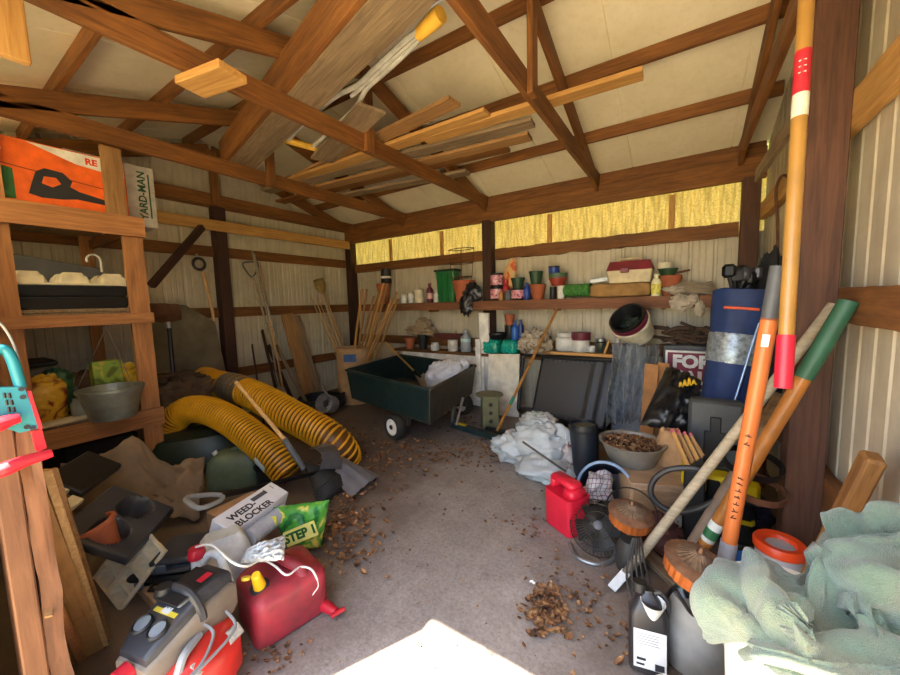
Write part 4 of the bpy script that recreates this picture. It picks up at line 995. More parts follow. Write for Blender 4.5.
tag(b.build('plastic_bag', mat('232327', .3, name='black_bag_film'), None, 60), 'black plastic bag drooping over the back shelf edge beside the post', 'bag')
Gc = 'paint cans with pink labels'
_, x, hh = item('can', 497, 14, 13.5, BLACKM, 'paint_can', 'paint can with a pink label, lower of the two beside the middle post', 'paint can', band=(PINKL, .15, .85))
item('can', 497, 14, 13.5, BLACKM, 'paint_can', 'paint can with a pink label, upper of the two beside the middle post', 'paint can', dz=hh, band=(PINKL, .15, .85))
_, x, hh = item('can', 518, 15, 11.5, BLACKM, 'paint_can', 'paint can with a pink label under the small green pot on the back shelf', 'paint can', band=(PINKL, .15, .85))
item('pot', 518, 15, 10.5, DGREEN, 'green_pot', 'grey-green small pot standing on a pink-labelled can', 'pot', dz=hh)
x, s = at_shelf(510, Y=4.84)
r = root('fish_ornament', (x, 4.84, ZS), 'orange and cream leaf-shaped fish ornament leaning on the back wall', 'ornament')
b = B(); M = T((x, 4.85, ZS+.36)) @ RY(.22)
b.grid([[M @ V((.095*math.sin(PI*t)**.7*math.cos(a), .025*math.sin(PI*t)*math.sin(a), (t-.5)*.50)) for a in [k*2*PI/16 for k in range(16)]] for t in [i/16 for i in range(17)]], wrapv=True)
b.build('body', blotch('c8582c', 'd8a868', 'c8b080', 9), r); B().tube([M @ V((0, 0, -.24)), V((x-.03, 4.84, ZS+.004))], .012, 8).build('stand', RUST, r)
item('bottle', 506, 9, 20, mat('b02a30', .4), 'red_bottle', 'red bottle between the pink-labelled cans', 'bottle', Y=4.80)
item('bottle', 501, 5, 11, W_LIGHT, 'wooden_peg', 'small pale wooden peg in front of the lower paint can', 'peg', Y=4.64)
item('jar', 508, 8, 10, mat('5a5e60', .5), 'grey_jar', 'small grey jar in front of the red bottle', 'jar', Y=4.66)
item('bottle', 527, 7, 17, BLUE, 'blue_bottle', 'small blue bottle left of the stacked terracotta pot on the back shelf', 'bottle')
_, x, hh = item('pot', 538, 17, 15, TERRA, 'clay_pot', 'terracotta pot on the back shelf with a green pot stacked on it', 'pot')
item('pot', 536, 15, 13, DGREEN, 'green_pot', 'dark green pot stacked on a terracotta pot on the back shelf', 'pot', dz=hh)
item('can', 553, 7, 12, BLACK, 'black_jar', 'short black jar under the red bowl on the back shelf', 'jar')
item('can', 561, 8, 13, WHITE, 'white_tub', 'white tub under the red bowl on the back shelf', 'tub', Y=4.70)
_, s = at_shelf(558); h0 = 13.2*s
item('pot', 558, 19, 7.5, mat('9a3a2c', .45), 'red_bowl', 'red bowl stacked on a white tub and black jar', 'bowl', dz=h0, Y=4.73)
item('can', 558, 19, 4.5, mat('4e6a52', .5), 'green_lid_tin', 'flat grey-green tin on top of the red bowl', 'tin', dz=h0+7.6*s, Y=4.73)
item('can', 554, 11, 7, BLUE, 'blue_tin', 'small blue tin with dark lid topping the bowl stack', 'tin', dz=h0+12.2*s, Y=4.73, lid=(BLACK, 1.05, .75))
# green wicker basket on its side
x, s = at_shelf(577); WICK = mat('3f7a34', .7, var=.6, sc=50, name='green_wicker')
r = root('wicker_basket', (x, 4.74, ZS), 'green woven basket lying on its side on the back shelf', 'basket'); b = B(); Mb = T((x-.17, 4.74, ZS+.105)) @ RY(PI/2)
b.lathe([(.075+.006*(i % 2), i*.02) for i in range(17)]+[(.10, .34), (.09, .33)]+[(.068, .30), (.06, .01), (0, .0)], 28, Mb); b.v = [V((v.x, v.y, max(v.z, ZS+.002))) for v in b.v]; b.build('weave', WICK, r, 0)
# tan cushion, tool, tackle box
x, s = at_shelf(620)
cu = root('cushion', (x, 4.74, ZS), 'tan folded seat cushion on the back shelf under the tackle box', 'cushion'); b = B()
blob(b, (x, 4.74, ZS+.085), (55*s, .22, .165), None, 44, 20, .05, 3, 4, -.98, .38); b.build('cushion', mat('9c7848', .9, var=.3, name='tan_cloth'), cu)
tag(beam('pry_tool', OY(590, 284, 4.62)+V((0, 0, .03)), OY(608, 280, 4.62)+V((0, 0, .015)), .02, .05, STEEL), 'flat steel tool lying on the left end of the tan cushion', 'tool')
x, s = at_shelf(630, 270); tb = root('tackle_box', (x, 4.74, ZS+.168), 'tackle box with maroon lid and cream base on the tan cushion', 'tackle box'); zt = ZS+.168
def frust(b, c, d0, d1, h, n=5, r=.02): 
    b.grid([[(c[0]+p*(1 if k else 1), c[1]+q, c[2]+k*h) for p, q in rrect(d[0], d[1], r)] for k, d in ((0, d0), (1, d1))], wrapv=True); k = len(b.v); n_ = len(rrect(1, 1, .1)); b.f += [tuple(range(k-2*n_, k-n_)), tuple(range(k-n_, k))[::-1]]; return b
frust(B(), (x, 4.74, zt), (37*s, .19), (41*s, .22), 12*s).build('base', mat('cfc09a', .5, name='cream_box_plastic'), tb)
frust(B(), (x, 4.74, zt+12*s), (42*s, .225), (36*s, .16), 9*s).build('lid', mat('7c2430', .45, name='maroon_box_plastic'), tb)
B().tube(spline([(x-.1, 4.74, zt+21*s), (x-.1, 4.74, zt+23.5*s), (x+.1, 4.74, zt+23.5*s), (x+.1, 4.74, zt+21*s)], 3), .012, 8).build('handle', mat('cfc09a', .5), tb)
B().box((x-.04, 4.74-.125, zt+12*s), (.09, .02, .06), bev=.006).build('latch', mat('7c2430', .45), tb)
item('bottle', 656, 10, 22, mat('d8d4b0', .4), 'squeeze_bottle', 'cream bottle with yellow label right of the tackle box', 'bottle', Y=4.66, band=(mat('d8d060', .5, var=.4, sc=40), .1, .55))
_, x, hh = item('pot', 670, 21, 20, TERRA, 'clay_pot', 'terracotta pot on the back shelf holding a dark green pot', 'pot')
item('pot', 667, 19, 7, DGREEN, 'green_pot', 'dark green shallow pot set in the right-hand terracotta pot', 'pot', dz=hh)
_, s = at_shelf(665); item('can', 664, 14, 6, CREAM, 'white_lid_tin', 'small white tin on the dark green shallow pot', 'tin', dz=hh+7*s)
stick('thin_stick', OY(676, 273, 4.7), OY(690, 270, 4.72), .012, RUST, 'short brown stick poking right from the terracotta pot', 'stick')
# rope hank and rag
x, s = at_shelf(694); b = B()
for i in range(9): b.tube([V((x+(.22-.008*i)*math.cos(a), 4.76+.09*math.sin(a+.2*i), ZS+.016+.014*i+.01*math.sin(3*a+i))) for a in [k*2*PI/28 for k in range(28)]], .012, 6, closed=True)
tag(b.build('rope_coil', mat('a0917c', .9, name='dirty_rope', bump=.5)), 'coil of dirty pale rope at the right end of the back shelf', 'rope')
b = B()
for (px, py, d, sd) in ((676, 290, (.16, .1, .09), 1), (681, 303, (.20, .08, .17), 2), (693, 299, (.10, .07, .10), 3), (700, 309, (.09, .06, .16), 4), (668, 289, (.12, .06, .05), 5)): blob(b, (0, 0, 0), d, T(OY(px, py, 4.54 if py > 292 else 4.6)), 24, 18, .35, 4, sd, ridge=.3)
tag(b.build('dust_rag', mat('b0a494', .9, name='grey_rag'), None, 60), 'pale rag hanging over the shelf edge before the rope coil', 'rag')

# ---------------------------------------------------------------- low bench under the shelf
ZB = .80
bn = root('low_bench', (-2.3, 4.72, 0), 'low plank bench along the back wall under the long shelf', 'bench')
beam('top_board', (-4.15, 4.73, ZB-.02), (-.4, 4.73, ZB-.02), .30, .036, W_GIRT, parent=bn)
for x in (-4.0, -2.9, -1.6, -.55): beam('leg', (x, 4.80, 0), (x, 4.80, ZB-.038), .05, .08, W_GIRT, parent=bn)
tag(beam('white_board', (-3.95, 4.585, .39), (-2.40, 4.575, .39), .012, .74, WHITE), 'long white panel behind the cart below the low bench', 'board')
def bitem(kind, px, py, w, h, m, name, label, cat, Y=4.70, **k): return item(kind, px, w, h, m, name, label, cat, Y=Y, z=ZB, py=py, **k)
b = B(); x, s = at_shelf(421, 325, 4.72); blob(b, (x, 4.74, ZB+.30), (.58, .26, .18), None, 40, 24, .3, 4, 31, ridge=.35); blob(b, (x+.03, 4.74, ZB+.41), (.28, .2, .2), None, 30, 24, .3, 4, 32, ridge=.3); 
tag(b.build('cloth_heap', mat('a08a70', .9, name='tan_cloth_fold'), None, 60), 'heap of tan cloth draped over the pots at the left of the low bench', 'cloth')
bitem('pot', 410, 345, 12, 11, TERRA, 'clay_pot', 'small terracotta pot under the cloth heap on the low bench', 'pot', Y=4.66)
bitem('pot', 423, 345, 12, 15, BLACK, 'black_pot', 'black pot under the cloth heap on the low bench', 'pot', Y=4.68)
bitem('jar', 435, 345, 9, 8, WHITEP, 'small_jar', 'small round white jar right of the black pot on the low bench', 'jar', Y=4.63)
bitem('can', 453, 350, 11, 11, WHITEP, 'white_tub', 'white tub under the dark red bar on the low bench', 'tub')
bitem('bottle', 466, 350, 11, 22, mat('9aa0a8', .4), 'grey_bottle', 'grey pump bottle left of the upright white board', 'bottle', band=(mat('b8d8d4', .5), .45, .6))
a = OY(433, 337, 4.66); c = OY(464, 338, 4.66); zz = ZB+12*.0147
tag(beam('red_bar', (a.x, 4.72, zz+.05), (c.x-.06, 4.72, zz+.05), .10, .085, wood('4a1c18', '6a2c24')), 'dark red wooden block lying on the white tub and jars', 'block')
# uprights in front of the bench
tag(beam('upright_board', OZ(487, 404, 0), OY(484, 313, 4.55), .05, .15, WHITE, up=(1, 0, 0)), 'tall narrow white board leaning upright beside the middle post', 'board')
tag(beam('upright_strip', OY(479, 400, 4.50), OY(478, 339, 4.57), .03, .08, WHITE, up=(1, 0, 0)), 'short white strip behind the tall narrow white board', 'board')
a, c = OY(503, 415, 4.38), OY(504, 354, 4.53); a.z = .002
tag(beam('door_panel', a, c, .03, .46, mat('dcd6c6', .6, dirt=.12, name='cream_painted_panel'), up=(1, 0, 0)), 'cream white panel leaning on the bench behind the olive stand', 'panel board')
TQ = mat('1c9a88', .25, var=.5, sc=30, name='teal_film', bump=.6, bs=30)
for px, lb in ((493, 'teal plastic-wrapped pack on the bench, left one behind the cream panel'), (511, 'teal plastic-wrapped pack on the bench, right one behind the cream panel')):
    x, s = at_shelf(px, 348, 4.70); b = B(); blob(b, (x, 4.70, ZB+.105), (17*s, .24, .21), None, 28, 18, .15, 5, px, -.98, .5, ridge=.1); tag(b.build('wrapped_pack', TQ, None, 60), lb, 'pack', 'teal packs')
zz = ZB+.212
x, s = at_shelf(497, 338, 4.70); vessel('black_pan', (x, 4.72, zz), hollow(.12, .15, .09), BLACKM, 'black pan lying on the teal packs on the bench', 'pan')
x, s = at_shelf(508, 325, 4.70); vessel('dark_tub', (x, 4.76, zz), can_prof(.07, .2), BLACK, 'dark tub on the teal pack behind the blue bottle', 'tub'); vessel('clay_pot', (x, 4.76, zz+.2), pot_prof(.075, .15), TERRA, 'terracotta pot on a dark tub, just under the back shelf', 'pot')
x, s = at_shelf(515, 330, 4.66); vessel('blue_bottle', (x, 4.66, zz), bottle_prof(.05, .26), mat('2c60b0', .35), 'bright blue bottle standing on the right teal pack', 'bottle'); vessel('blue_bottle', (x+.07, 4.70, zz), bottle_prof(.04, .28), mat('243c78', .35), 'slim dark blue bottle right of the bright blue bottle', 'bottle')
b = B(); p = OY(534, 340, 4.62); blob(b, (p.x, 4.66, ZB+.17), (.44, .28, .34), None, 40, 28, .3, 4, 41, -.98, ridge=.35); tag(b.build('rag_pile', blotch('6a5a48', 'a89a86', 'c4b8a8', 14, .9, 'mixed_rags'), None, 60), 'pile of pale rags on the bench right of the teal packs', 'rags')
for i, (px, py, w, h, kd, m, nm, lb, ct) in enumerate(((564, 345, 18, 18, 'jar', WHITEP, 'white_pail', 'white round pail on the bench behind the black panel', 'pail'), (580, 350, 17, 19, 'can', WHITEP, 'paint_bucket', 'white tub with a maroon lid right of the white pail', 'bucket'), (600, 352, 11, 14, 'jar', mat('3a4038', .3), 'dark_jar', 'dark glass jar with silver lid at the right of the bench', 'jar'), (591, 352, 8, 6, 'can', WHITE, 'white_tin', 'small white tin between the tub and the dark jar', 'tin'))):
    x, s = at_shelf(px, py, 4.66); r = w*s/2; c = (x, 4.70-.02*(i == 3), ZB+.09)
    vessel(nm, c, PR[kd](r, h*s), m, lb, ct)
    if i == 1: B().lathe([(r*1.06, h*s*.62), (r*1.08, h*s*.64), (r*1.08, h*s*1.01), (0, h*s*1.02)], 24, T(c)).build('lid', MAROON, bpy.data.objects['paint_bucket'])
    if i == 2: B().lathe([(r*.9, h*s*.82), (r*.9, h*s*1.01), (0, h*s*1.02)], 24, T(c)).build('lid', STEEL, bpy.data.objects['dark_jar'])
tag(beam('plank_riser', (-1.55, 4.72, ZB+.045), (-.42, 4.70, ZB+.045), .28, .085, W_TAN), 'thick tan plank on the right of the low bench under the white pail', 'plank')
stick('short_rod', OY(604, 356, 4.45), OY(609, 340, 4.5), .015, W_LIGHT, 'short pale rod behind the black panel, right of the dark jar', 'rod')
stick('white_pole', OY(612, 362, 4.45), OY(620, 333, 4.62), .018, WHITEP, 'short white pole left of the tilted bucket', 'pole')

# ---------------------------------------------------------------- the trailer cart
CG = mat('1c3032', .4, .2, name='dark_green_cart_paint', dirt=.3, dirtc='5a4a3a'); CGD = mat('222a28', .6, .1, name='dark_cart_paint', dirt=.8, dirtc='5c4c3c')
A_, B_, C_, D_ = V((-3.63, 3.10, .72)), V((-2.08, 2.80, .70)), V((-2.32, 4.16, .70)), V((-3.87, 4.46, .72))
ct = root('trailer_cart', ((A_+C_)/2).to_2d().to_3d(), 'dark green dump cart with white-hubbed wheels in the middle of the shed', 'cart')
def cpan(p, q, h, name, m, inset=.05, lip=True):
    mid = (A_+C_)/2; dn = V((0, 0, -h)); pin = lambda v: v+((mid-v).to_2d().to_3d()).normalized()*inset
    P = [p, q, pin(q)+dn, pin(p)+dn]; n = (q-p).cross(dn).normalized()*.012; b = B(); Q = [v+n for v in P]
    b.add(P+Q, [(0,1,2,3),(7,6,5,4),(0,4,5,1),(1,5,6,2),(2,6,7,3),(3,7,4,0)])
    o = b.build(name, m, ct, 0)
    d = (q-p).normalized(); bb = B(); bb.box(((q-p).length/2, 0, 0), ((q-p).length+.03, .035, .03), None, .008); bb.v = [T((p+V((0, 0, .0))), frame(q-p)) @ v for v in bb.v]; bb.build('rim', m, ct)
    return o
cpan(A_, B_, .36, 'side_panel', CG); cpan(C_, D_, .36, 'side_panel', CG); cpan(B_, C_, .36, 'front_panel', CGD); cpan(D_, A_, .36, 'tailgate', CG)
mid = (A_+C_)/2; pin = lambda v: v+((mid-v).to_2d().to_3d()).normalized()*.05
b = B(); P = [pin(v)-V((0, 0, .36)) for v in (A_, B_, C_, D_)]; b.add(P+[v-V((0, 0, .012)) for v in P], [(0,1,2,3),(7,6,5,4),(0,4,5,1),(1,5,6,2),(2,6,7,3),(3,7,4,0)]); b.build('bed', CGD, ct, 0)
dx = (B_-A_).normalized(); dx.z = 0; dx.normalize(); dy = V((-dx.y, dx.x, 0))
wc = V((-2.76, 3.02, .15))
for k, off in ((0, 0), (1, 1.18)):
    c = wc+dy*off; M = T(c, Matrix((dx, V((0, 0, 1)), -dy)).transposed()); b = B()
    b.lathe([(.085, -.05), (.135, -.055), (.15, -.035), (.15, .035), (.135, .055), (.09, .05), (.085, -.05)], 32, M, cap=False); wl = b.build('tyre', mat('2a2826', .8, dirt=.4), ct)
    B().lathe([(.09, -.04), (.098, .05), (.078, .054), (.06, .035), (.03, .04), (.028, .055), (0, .056)], 28, M).build('hub', WHITE, wl)
    b = B(); b.lathe([(.03, .045), (.026, .062), (0, .064)], 12, M); b.build('hub_cap', BLACK, wl)
B().tube([wc, wc+dy*1.18], .014, 8).build('axle', BLACKM, ct)
for k in (.1, 1.08): B().box((0, 0, 0), (.28, .05, .18), T(wc+dy*k+V((0, 0, .10)), Matrix((dx, dy, V((0, 0, 1)))).transposed())).build('axle_bracket', CGD, ct)
t0 = OZ(452, 424, .12); t1 = OZ(508, 441, .05)
B().box(((t1-t0).length/2, 0, 0), ((t1-t0).length, .07, .06), T(t0, frame(t1-t0))).build('tongue', CG, ct)
B().box((.12, 0, .031), (.14, .06, .002), T(t0, frame(t1-t0))).build('yellow_sticker', mat('d8b830', .5), ct)
B().tube([OZ(463, 398, .40), OZ(456, 425, .14)], .018, 8).build('strut', STEEL, ct); B().tube([t0, P[1].lerp(P[2], .5)], .03, 8).build('tongue_arm', CGD, ct)
B().tube([t1, t1+V((.03, .02, .06)), t1+V((.06, -.02, .05))], .012, 8).build('hitch_pin', STEEL, ct)
b = B(); p = OZ(444, 376, .60); blob(b, (p.x+.02, p.y+.02, .57), (.56, .44, .46), None, 48, 34, .18, 3, 51, -.9, ridge=.2); blob(b, (p.x+.20, p.y+.16, .74), (.16, .14, .14), None, 24, 18, .3, 5, 52, ridge=.2)
tag(b.build('plastic_bag', mat('d4d6e0', .35, var=.15, sc=14, name='white_bag_film', bump=.6, bs=25), None, 60), 'full white plastic bag lying in the dark green cart', 'bag')
cs_ = root('cart_shovel', OZ(400, 372, .5), 'wooden-handled shovel propped inside the dark green cart', 'shovel')
rodpart(cs_, 'handle', [OZ(385, 342, 1.02), OZ(414, 371, .55)], .014, W_YEL); rodpart(cs_, 'socket', [OZ(413, 370, .56), OZ(421, 378, .47)], .022, BLACKM)
b = B(); p0, p1 = OZ(419, 376, .49), OZ(427, 389, .40); b.grid([[p0.lerp(p1, u/6)+dy*(v-2)*.045+V((0, 0, .02*(v-2)**2*.5)) for v in range(5)] for u in range(7)]); b.build('blade', mat('9a8e84', .5, dirt=.4), cs_)
# olive stand
c = OZ(490, 430, 0); OLV = mat('6a684a', .5, .2, name='olive_metal', dirt=.2)
r = root('olive_stand', (c.x, c.y, 0), 'olive metal pedestal with a round top and dark holes beside the cart tongue', 'pedestal'); bs_ = B(); M = T(c) @ RZ(.6)
bs_.box((0, 0, .215), (.20, .20, .43), M, .01); bs_.build('column', OLV, r); B().lathe([(.15, .43), (.165, .435), (.165, .45), (0, .452)], 32, T(c)).build('top_plate', OLV, r)
for k in range(3):
    for a in (0, PI/2): B().lathe([(.024, 0), (.024, .004), (0, .004)], 16, M @ RZ(a) @ T((.0, -.1005, .14+.1*k)) @ RX(PI/2)).build('hole', BLACK, r)
# broom leaning right of it
br2 = root('push_broom', OZ(497, 437, 0), 'push broom with a two-tone wooden handle leaning on the back shelf', 'broom')
pa, pb2 = OZ(497, 431, .09), OY(557, 309, 4.50)
rodpart(br2, 'handle', [pa, pb2], .017, W_YEL); rodpart(br2, 'green_band', [pa.lerp(pb2, .20), pa.lerp(pb2, .26)], .0185, mat('3a8a70', .5))
hM = T((pa.x, pa.y+.03, 0), RZ(math.atan2((t1-t0).y, (t1-t0).x))); B().box((0, 0, .085), (.32, .06, .035), hM, .008).build('head', BLACK, br2)
b = B()
for i in range(40): 
    x = -.15+.3*(i % 20)/19; y = .018*(1 if i < 20 else -1); b.tube([hM @ V((x, y, .07)), hM @ V((x+random.uniform(-.01, .01), y*1.8, .002))], [.009, .011], 5)
b.build('bristles', mat('3a3028', .9), br2)
# leaning black framed panel
TL, TR, BR, BL = OY(523, 355, 4.40), OY(619, 360, 4.40), OY(604, 431, 4.12), OY(518, 411, 4.16)
TL.z -= .0; fr = root('framed_panel', (BL+BR)/2, 'large black ribbed panel in a rounded frame leaning on the bench', 'panel board')
fr['label'] = 'large black panel in a rounded frame leaning against the low bench'; bb = B()
cor = [TL, TR, BR, BL]; ring = []
for i in range(4):
    p, q, s_ = cor[i], cor[(i+1) % 4], cor[i-1]; a, c = p.lerp(s_, .06), p.lerp(q, .06)
    ring += [a.lerp(p, t).lerp(p.lerp(c, t), t) for t in (0, .25, .5, .75, 1)]
bb.tube(ring, .022, 8, closed=True); bb.build('frame', BLACKM, fr)
u0 = .22; q = [TL.lerp(TR, u0), TR, BR, BL.lerp(BR, u0*.75)]; cen = (q[0]+q[2])/2; q = [v.lerp(cen, .015) for v in q]; nn = (q[1]-q[0]).cross(q[3]-q[0]).normalized()
if nn.y > 0: nn = -nn
rows = [[q[0].lerp(q[1], u/30).lerp(q[3].lerp(q[2], u/30), v/20)+nn*(.012*(1 if u in (22, 23, 26) else 0)) for v in range(21)] for u in range(31)]
bb = B(); bb.grid(rows); o = bb.build('sheet', mat('222328', .45, var=.15, sc=3, name='black_rubber_sheet'), fr, 25); sm = o.modifiers.new('thickness', 'SOLIDIFY'); sm.thickness = .015
for v in (.06, .93):
    bb = B()
    for k in range(10): c = q[0].lerp(q[1], .15+.06*k).lerp(q[3].lerp(q[2], .15+.06*k), v)+nn*.002; bb.box((0, 0, 0), (.03, .008, .03), T(c, frame(q[1]-q[0])), .003)
    bb.build('stitch_row', mat('34353a', .5), fr)
tag(beam('pale_lath', TL.lerp(TR, .32)+V((0, .02, .045)), TR+V((-.01, .02, .04)), .05, .035, W_LIGHT), 'pale wooden lath lying along the top of the black framed panel', 'lath')
tag(beam('pale_lath', (BL.lerp(BR, .45)+V((0, -.08, 0))).to_2d().to_3d()+V((0, 0, .032)), (BL.lerp(BR, .8)+V((0, -.1, 0))).to_2d().to_3d()+V((0, 0, .032)), .04, .06, W_LIGHT), 'pale wooden lath under the lower edge of the black framed panel', 'lath')
# ---------------------------------------------------------------- back right: bucket stack, film, sign, golf bag
def clutch(name, px, py, k, label, cat): 
    p = OD(px, py, k); return root(name, p, label, cat), p
p = OY(633, 326, 4.40); Mk = T(p, frame(V((.55, -.3, .0)), V((-.40, -.62, .62)))); cm = CREAM
for i, (o, r0, m, nm, lb) in enumerate(((0, .205, cm, 'cream_pail', 'cream pail at the bottom of the tilted nested buckets under the shelf'), (.055, .198, MAROON, 'maroon_pot', 'maroon pot nested in the tilted cream pail'), (.10, .19, BLACK, 'black_pot', 'black pot nested on top of the tilted bucket stack'))):
    r = root(nm, p, lb, 'pail' if i == 0 else 'pot'); h = .22
    B().lathe(hollow(r0*.76, r0*.93, h, rim=r0*.07, rimh=.03), 32, Mk @ T((0, 0, o-.16))).build('body', m, r)
b = B(); blob(b, (0, 0, 0), (.2, .18, .08), Mk @ T((0, 0, .06)), amp=.3, seed=61, ridge=.3); tag(b.build('dark_film', mat('1e2a28', .2, name='dark_green_film'), None, 60), 'crumpled dark film inside the black tilted pot', 'film')
# sheet of clear film hanging below
tl, tr_, bl, br_ = OY(612, 343, 4.30), OY(661, 345, 4.28), OY(606, 424, 4.02), OY(650, 420, 4.05); b = B(); rows = []
bl.z = max(bl.z, .01); br_.z = max(br_.z, .01)
for i in range(61):
    u = i/60; rw = []
    for j in range(25):
        v = j/24; q = tl.lerp(tr_, u).lerp(bl.lerp(br_, u), v); rw.append(q+V((0, -1, 0))*(.08*math.sin(u*34+2*fbm((v*2, u*3, 4)))+.05*fbm((u*6, v*5, 2))))
    rows.append(rw)
b.grid(rows); FILM = mat('9aa0a6', .12, alpha=.6, name='clear_film', var=.3, bump=.5, bs=30, sc=14)
tag(b.build('film_sheet', FILM, None, 60), 'crinkled clear plastic film hanging below the tilted buckets', 'film')
tag(B().box((0, 0, 0), (.34, .05, 1.0), T(V((OY(628, 385, 4.45).x, 4.47, .502))), .01).build('foam_board', mat('a4abb6', .7, name='grey_blue_foam')), 'grey-blue foam board behind the crinkled clear film', 'board')
for i, (x0, y0, x1, y1, w, lb) in enumerate(((652, 364, 646, 418, .12, 'upright cardboard strip right of the clear film'), (664, 363, 655, 416, .10, 'upright cardboard strip partly behind the black sack'))):
    a, c = OY(x1, y1, 3.85+.05*i), OY(x0, y0, 4.0+.05*i); a.z = .005
    tag(beam('cardboard_strip', a, c, .012, w, mat('b07a48', .8, name='orange_cardboard'), up=(1, 0, 0)), lb, 'cardboard')
# sign
sg = root('sale_sign', (.1, 4.3, .7), 'maroon FOR SALE sign with a white border behind the golf bag', 'sign')
a, c = OY(665.5, 350, 4.30), OY(720, 352, 4.30); wS = .62; hS = .40; x0 = a.x; zT = a.z
Ms = T((x0+wS/2, 4.30, zT-hS/2)) @ RX(PI/2)
B().box((0, 0, -.006), (wS, hS, .01), Ms).build('board', WHITE, sg); fld = B().box((0, 0, 0), (wS-.04, hS-.04, .004), Ms).build('maroon_field', mat('7c1c38', .5, name='sign_maroon', var=.1), sg)
text('lettering', 'FOR', .17, WHITE, Ms @ T((-.085, .085, .0025)), fld, bold=.009); text('lettering', 'SALE', .17, WHITE, Ms @ T((-.045, -.075, .0025)), fld, bold=.009)
# dried vines on a board stack
tag(B().box((.13, 4.58, .52), (.62, .2, 1.03), None, .01).build('grey_carton', GREYP), 'tall grey carton standing behind the FOR SALE sign', 'box')
VINE = mat('4a382c', .9, name='dry_vine', var=.4)
vn = B()
for i in range(26):
    c = V((.12+random.uniform(-.26, .30), 4.55+random.uniform(-.1, .08), 1.07+random.uniform(0, .13)))
    a = random.uniform(0, 6.28); L_ = random.uniform(.12, .3); d = V((math.cos(a), math.sin(a)*.4, random.uniform(-.25, .4)))*L_
    q = [c-d, c-d*.3+V((0, 0, random.uniform(-.02, .05))), c+d*.4+V((0, 0, random.uniform(-.03, .03))), c+d]
    for v in q: v.z = max(v.z, 1.052); v.y = min(v.y, 4.8)
    vn.tube(spline(q, 4), random.uniform(.012, .024), 6)
tag(vn.build('vine_tangle', VINE), 'tangle of dry brown vines on the grey carton above the sign', 'vines')
gb = root('golf_bag', (.36, 3.35, 0), 'navy blue golf bag with a silver band, full of black-headed clubs', 'golf bag')
p0, p1 = OY(721, 425, 3.30), OY(744, 293, 3.42); ax = (p1-p0).normalized(); p0 = p0-ax*(p0.z/ax.z)*.93; Lg = (p1-p0).length; Mg = T(p0, frame(ax.cross(V((0, 1, 0))), ax))
NAVY = mat('1b3262', .7, name='navy_cloth', var=.25); rg = .165
b = B(); b.lathe([(rg*.9, 0), (rg*.95, .03), (rg*.93, Lg*.5), (rg*.98, Lg*.8), (rg*1.12, Lg*.93), (rg*1.18, Lg), (rg*1.08, Lg+.01), (rg*1.0, Lg*.95), (rg*.9, Lg*.85), (0, Lg*.85)], 32, Mg); b.disp(.012, 7, 4); b.build('bag_body', NAVY, gb, 60)
_e = Mg.inverted() @ EYEP; PIPA = math.atan2(_e.y, _e.x)
B().lathe([(rg*1.0, Lg*.66), (rg*1.02, Lg*.675), (rg*1.03, Lg*.79), (rg*1.01, Lg*.80)], 32, Mg, cap=False).build('silver_band', mat('8e98a0', .35, .4, name='silver_foil', var=.6, sc=30), gb)
B().tube([Mg @ V((rg*1.11*math.cos(a), rg*1.11*math.sin(a), Lg*.915)) for a in [PIPA-.55+.11*i for i in range(11)]], .010, 8).build('orange_piping', mat('d8603c', .6), gb)
B().box((.05, -rg*.95, Lg*.5), (.16, .07, .36), Mg, .03).build('pocket', NAVY, gb)
Gk = 'golf clubs standing in the navy bag'
for i, (px, py, bx, by) in enumerate(((729, 271, .0, .02), (735, 276, .03, .06), (741, 272, -.04, .04), (747, 274, .06, -.03), (752, 278, -.02, -.05), (757, 273, .08, .05))):
    tp = OY(px, py, 3.36+.02*(i % 3)); bt = Mg @ V((bx, by, Lg*.87)); r = root('golf_club', bt, 'black golf club with grey head standing in the navy golf bag', 'golf club', Gk)
    B().tube([bt, tp], .018, 8).build('shaft', BLACKM, r); b = B(); b.box((0, 0, 0), (.085, .06, .10), T(tp, RZ(.3*i)), .02); b.build('head', mat('55565c', .35, .6, name='club_grey') if i % 2 else BLACKM, r)
stick('tent_pole', OY(735, 400, 3.15), OY(759, 323, 3.25), .008, mat('9ab0d0', .3, .6, name='blue_steel'), 'thin bluish metal pole leaning before the golf bag', 'pole')
stick('ski_pole', OY(744, 405, 3.1), OY(766, 322, 3.2), .009, BLACKM, 'thin black pole leaning right of the bluish metal pole', 'pole')
b = B(); blob(b, (0, 0, 0), (.24, .2, 1.1), T(OY(770, 330, 3.5)), amp=.2, seed=70, ridge=.2); tag(b.build('dark_jacket', mat('18181c', .9), None, 60), 'dark cloth hanging behind the tool handles at the right wall', 'cloth')
# black sack with yellow print
bk = pillow('black_sack', [OY(667, 366, 3.6), OY(701, 380, 3.6), OY(694, 436, 3.2), OY(640, 424, 3.15)], .26, mat('17181b', .35, name='black_film', bump=.5, bs=25), 'black plastic sack with a yellow scrawl of print leaning by the sign', seed=9, amp=.06)
M = T(OY(689, 383, 3.33), frame(V((.83, -.5, .35)), V((-.2, -.8, .5)))); b = B()
for i in range(4): b.tube(spline([M @ V((-.07+.035*i, -.025+.008*(i % 2), .01)), M @ V((-.06+.035*i, .012+.012*(i % 3), .01)), M @ V((-.052+.035*i, -.01, .01)), M @ V((-.042+.035*i, -.026, .01))], 4), .007, 5)
b.build('yellow_print', mat('d8b030', .5), bk)
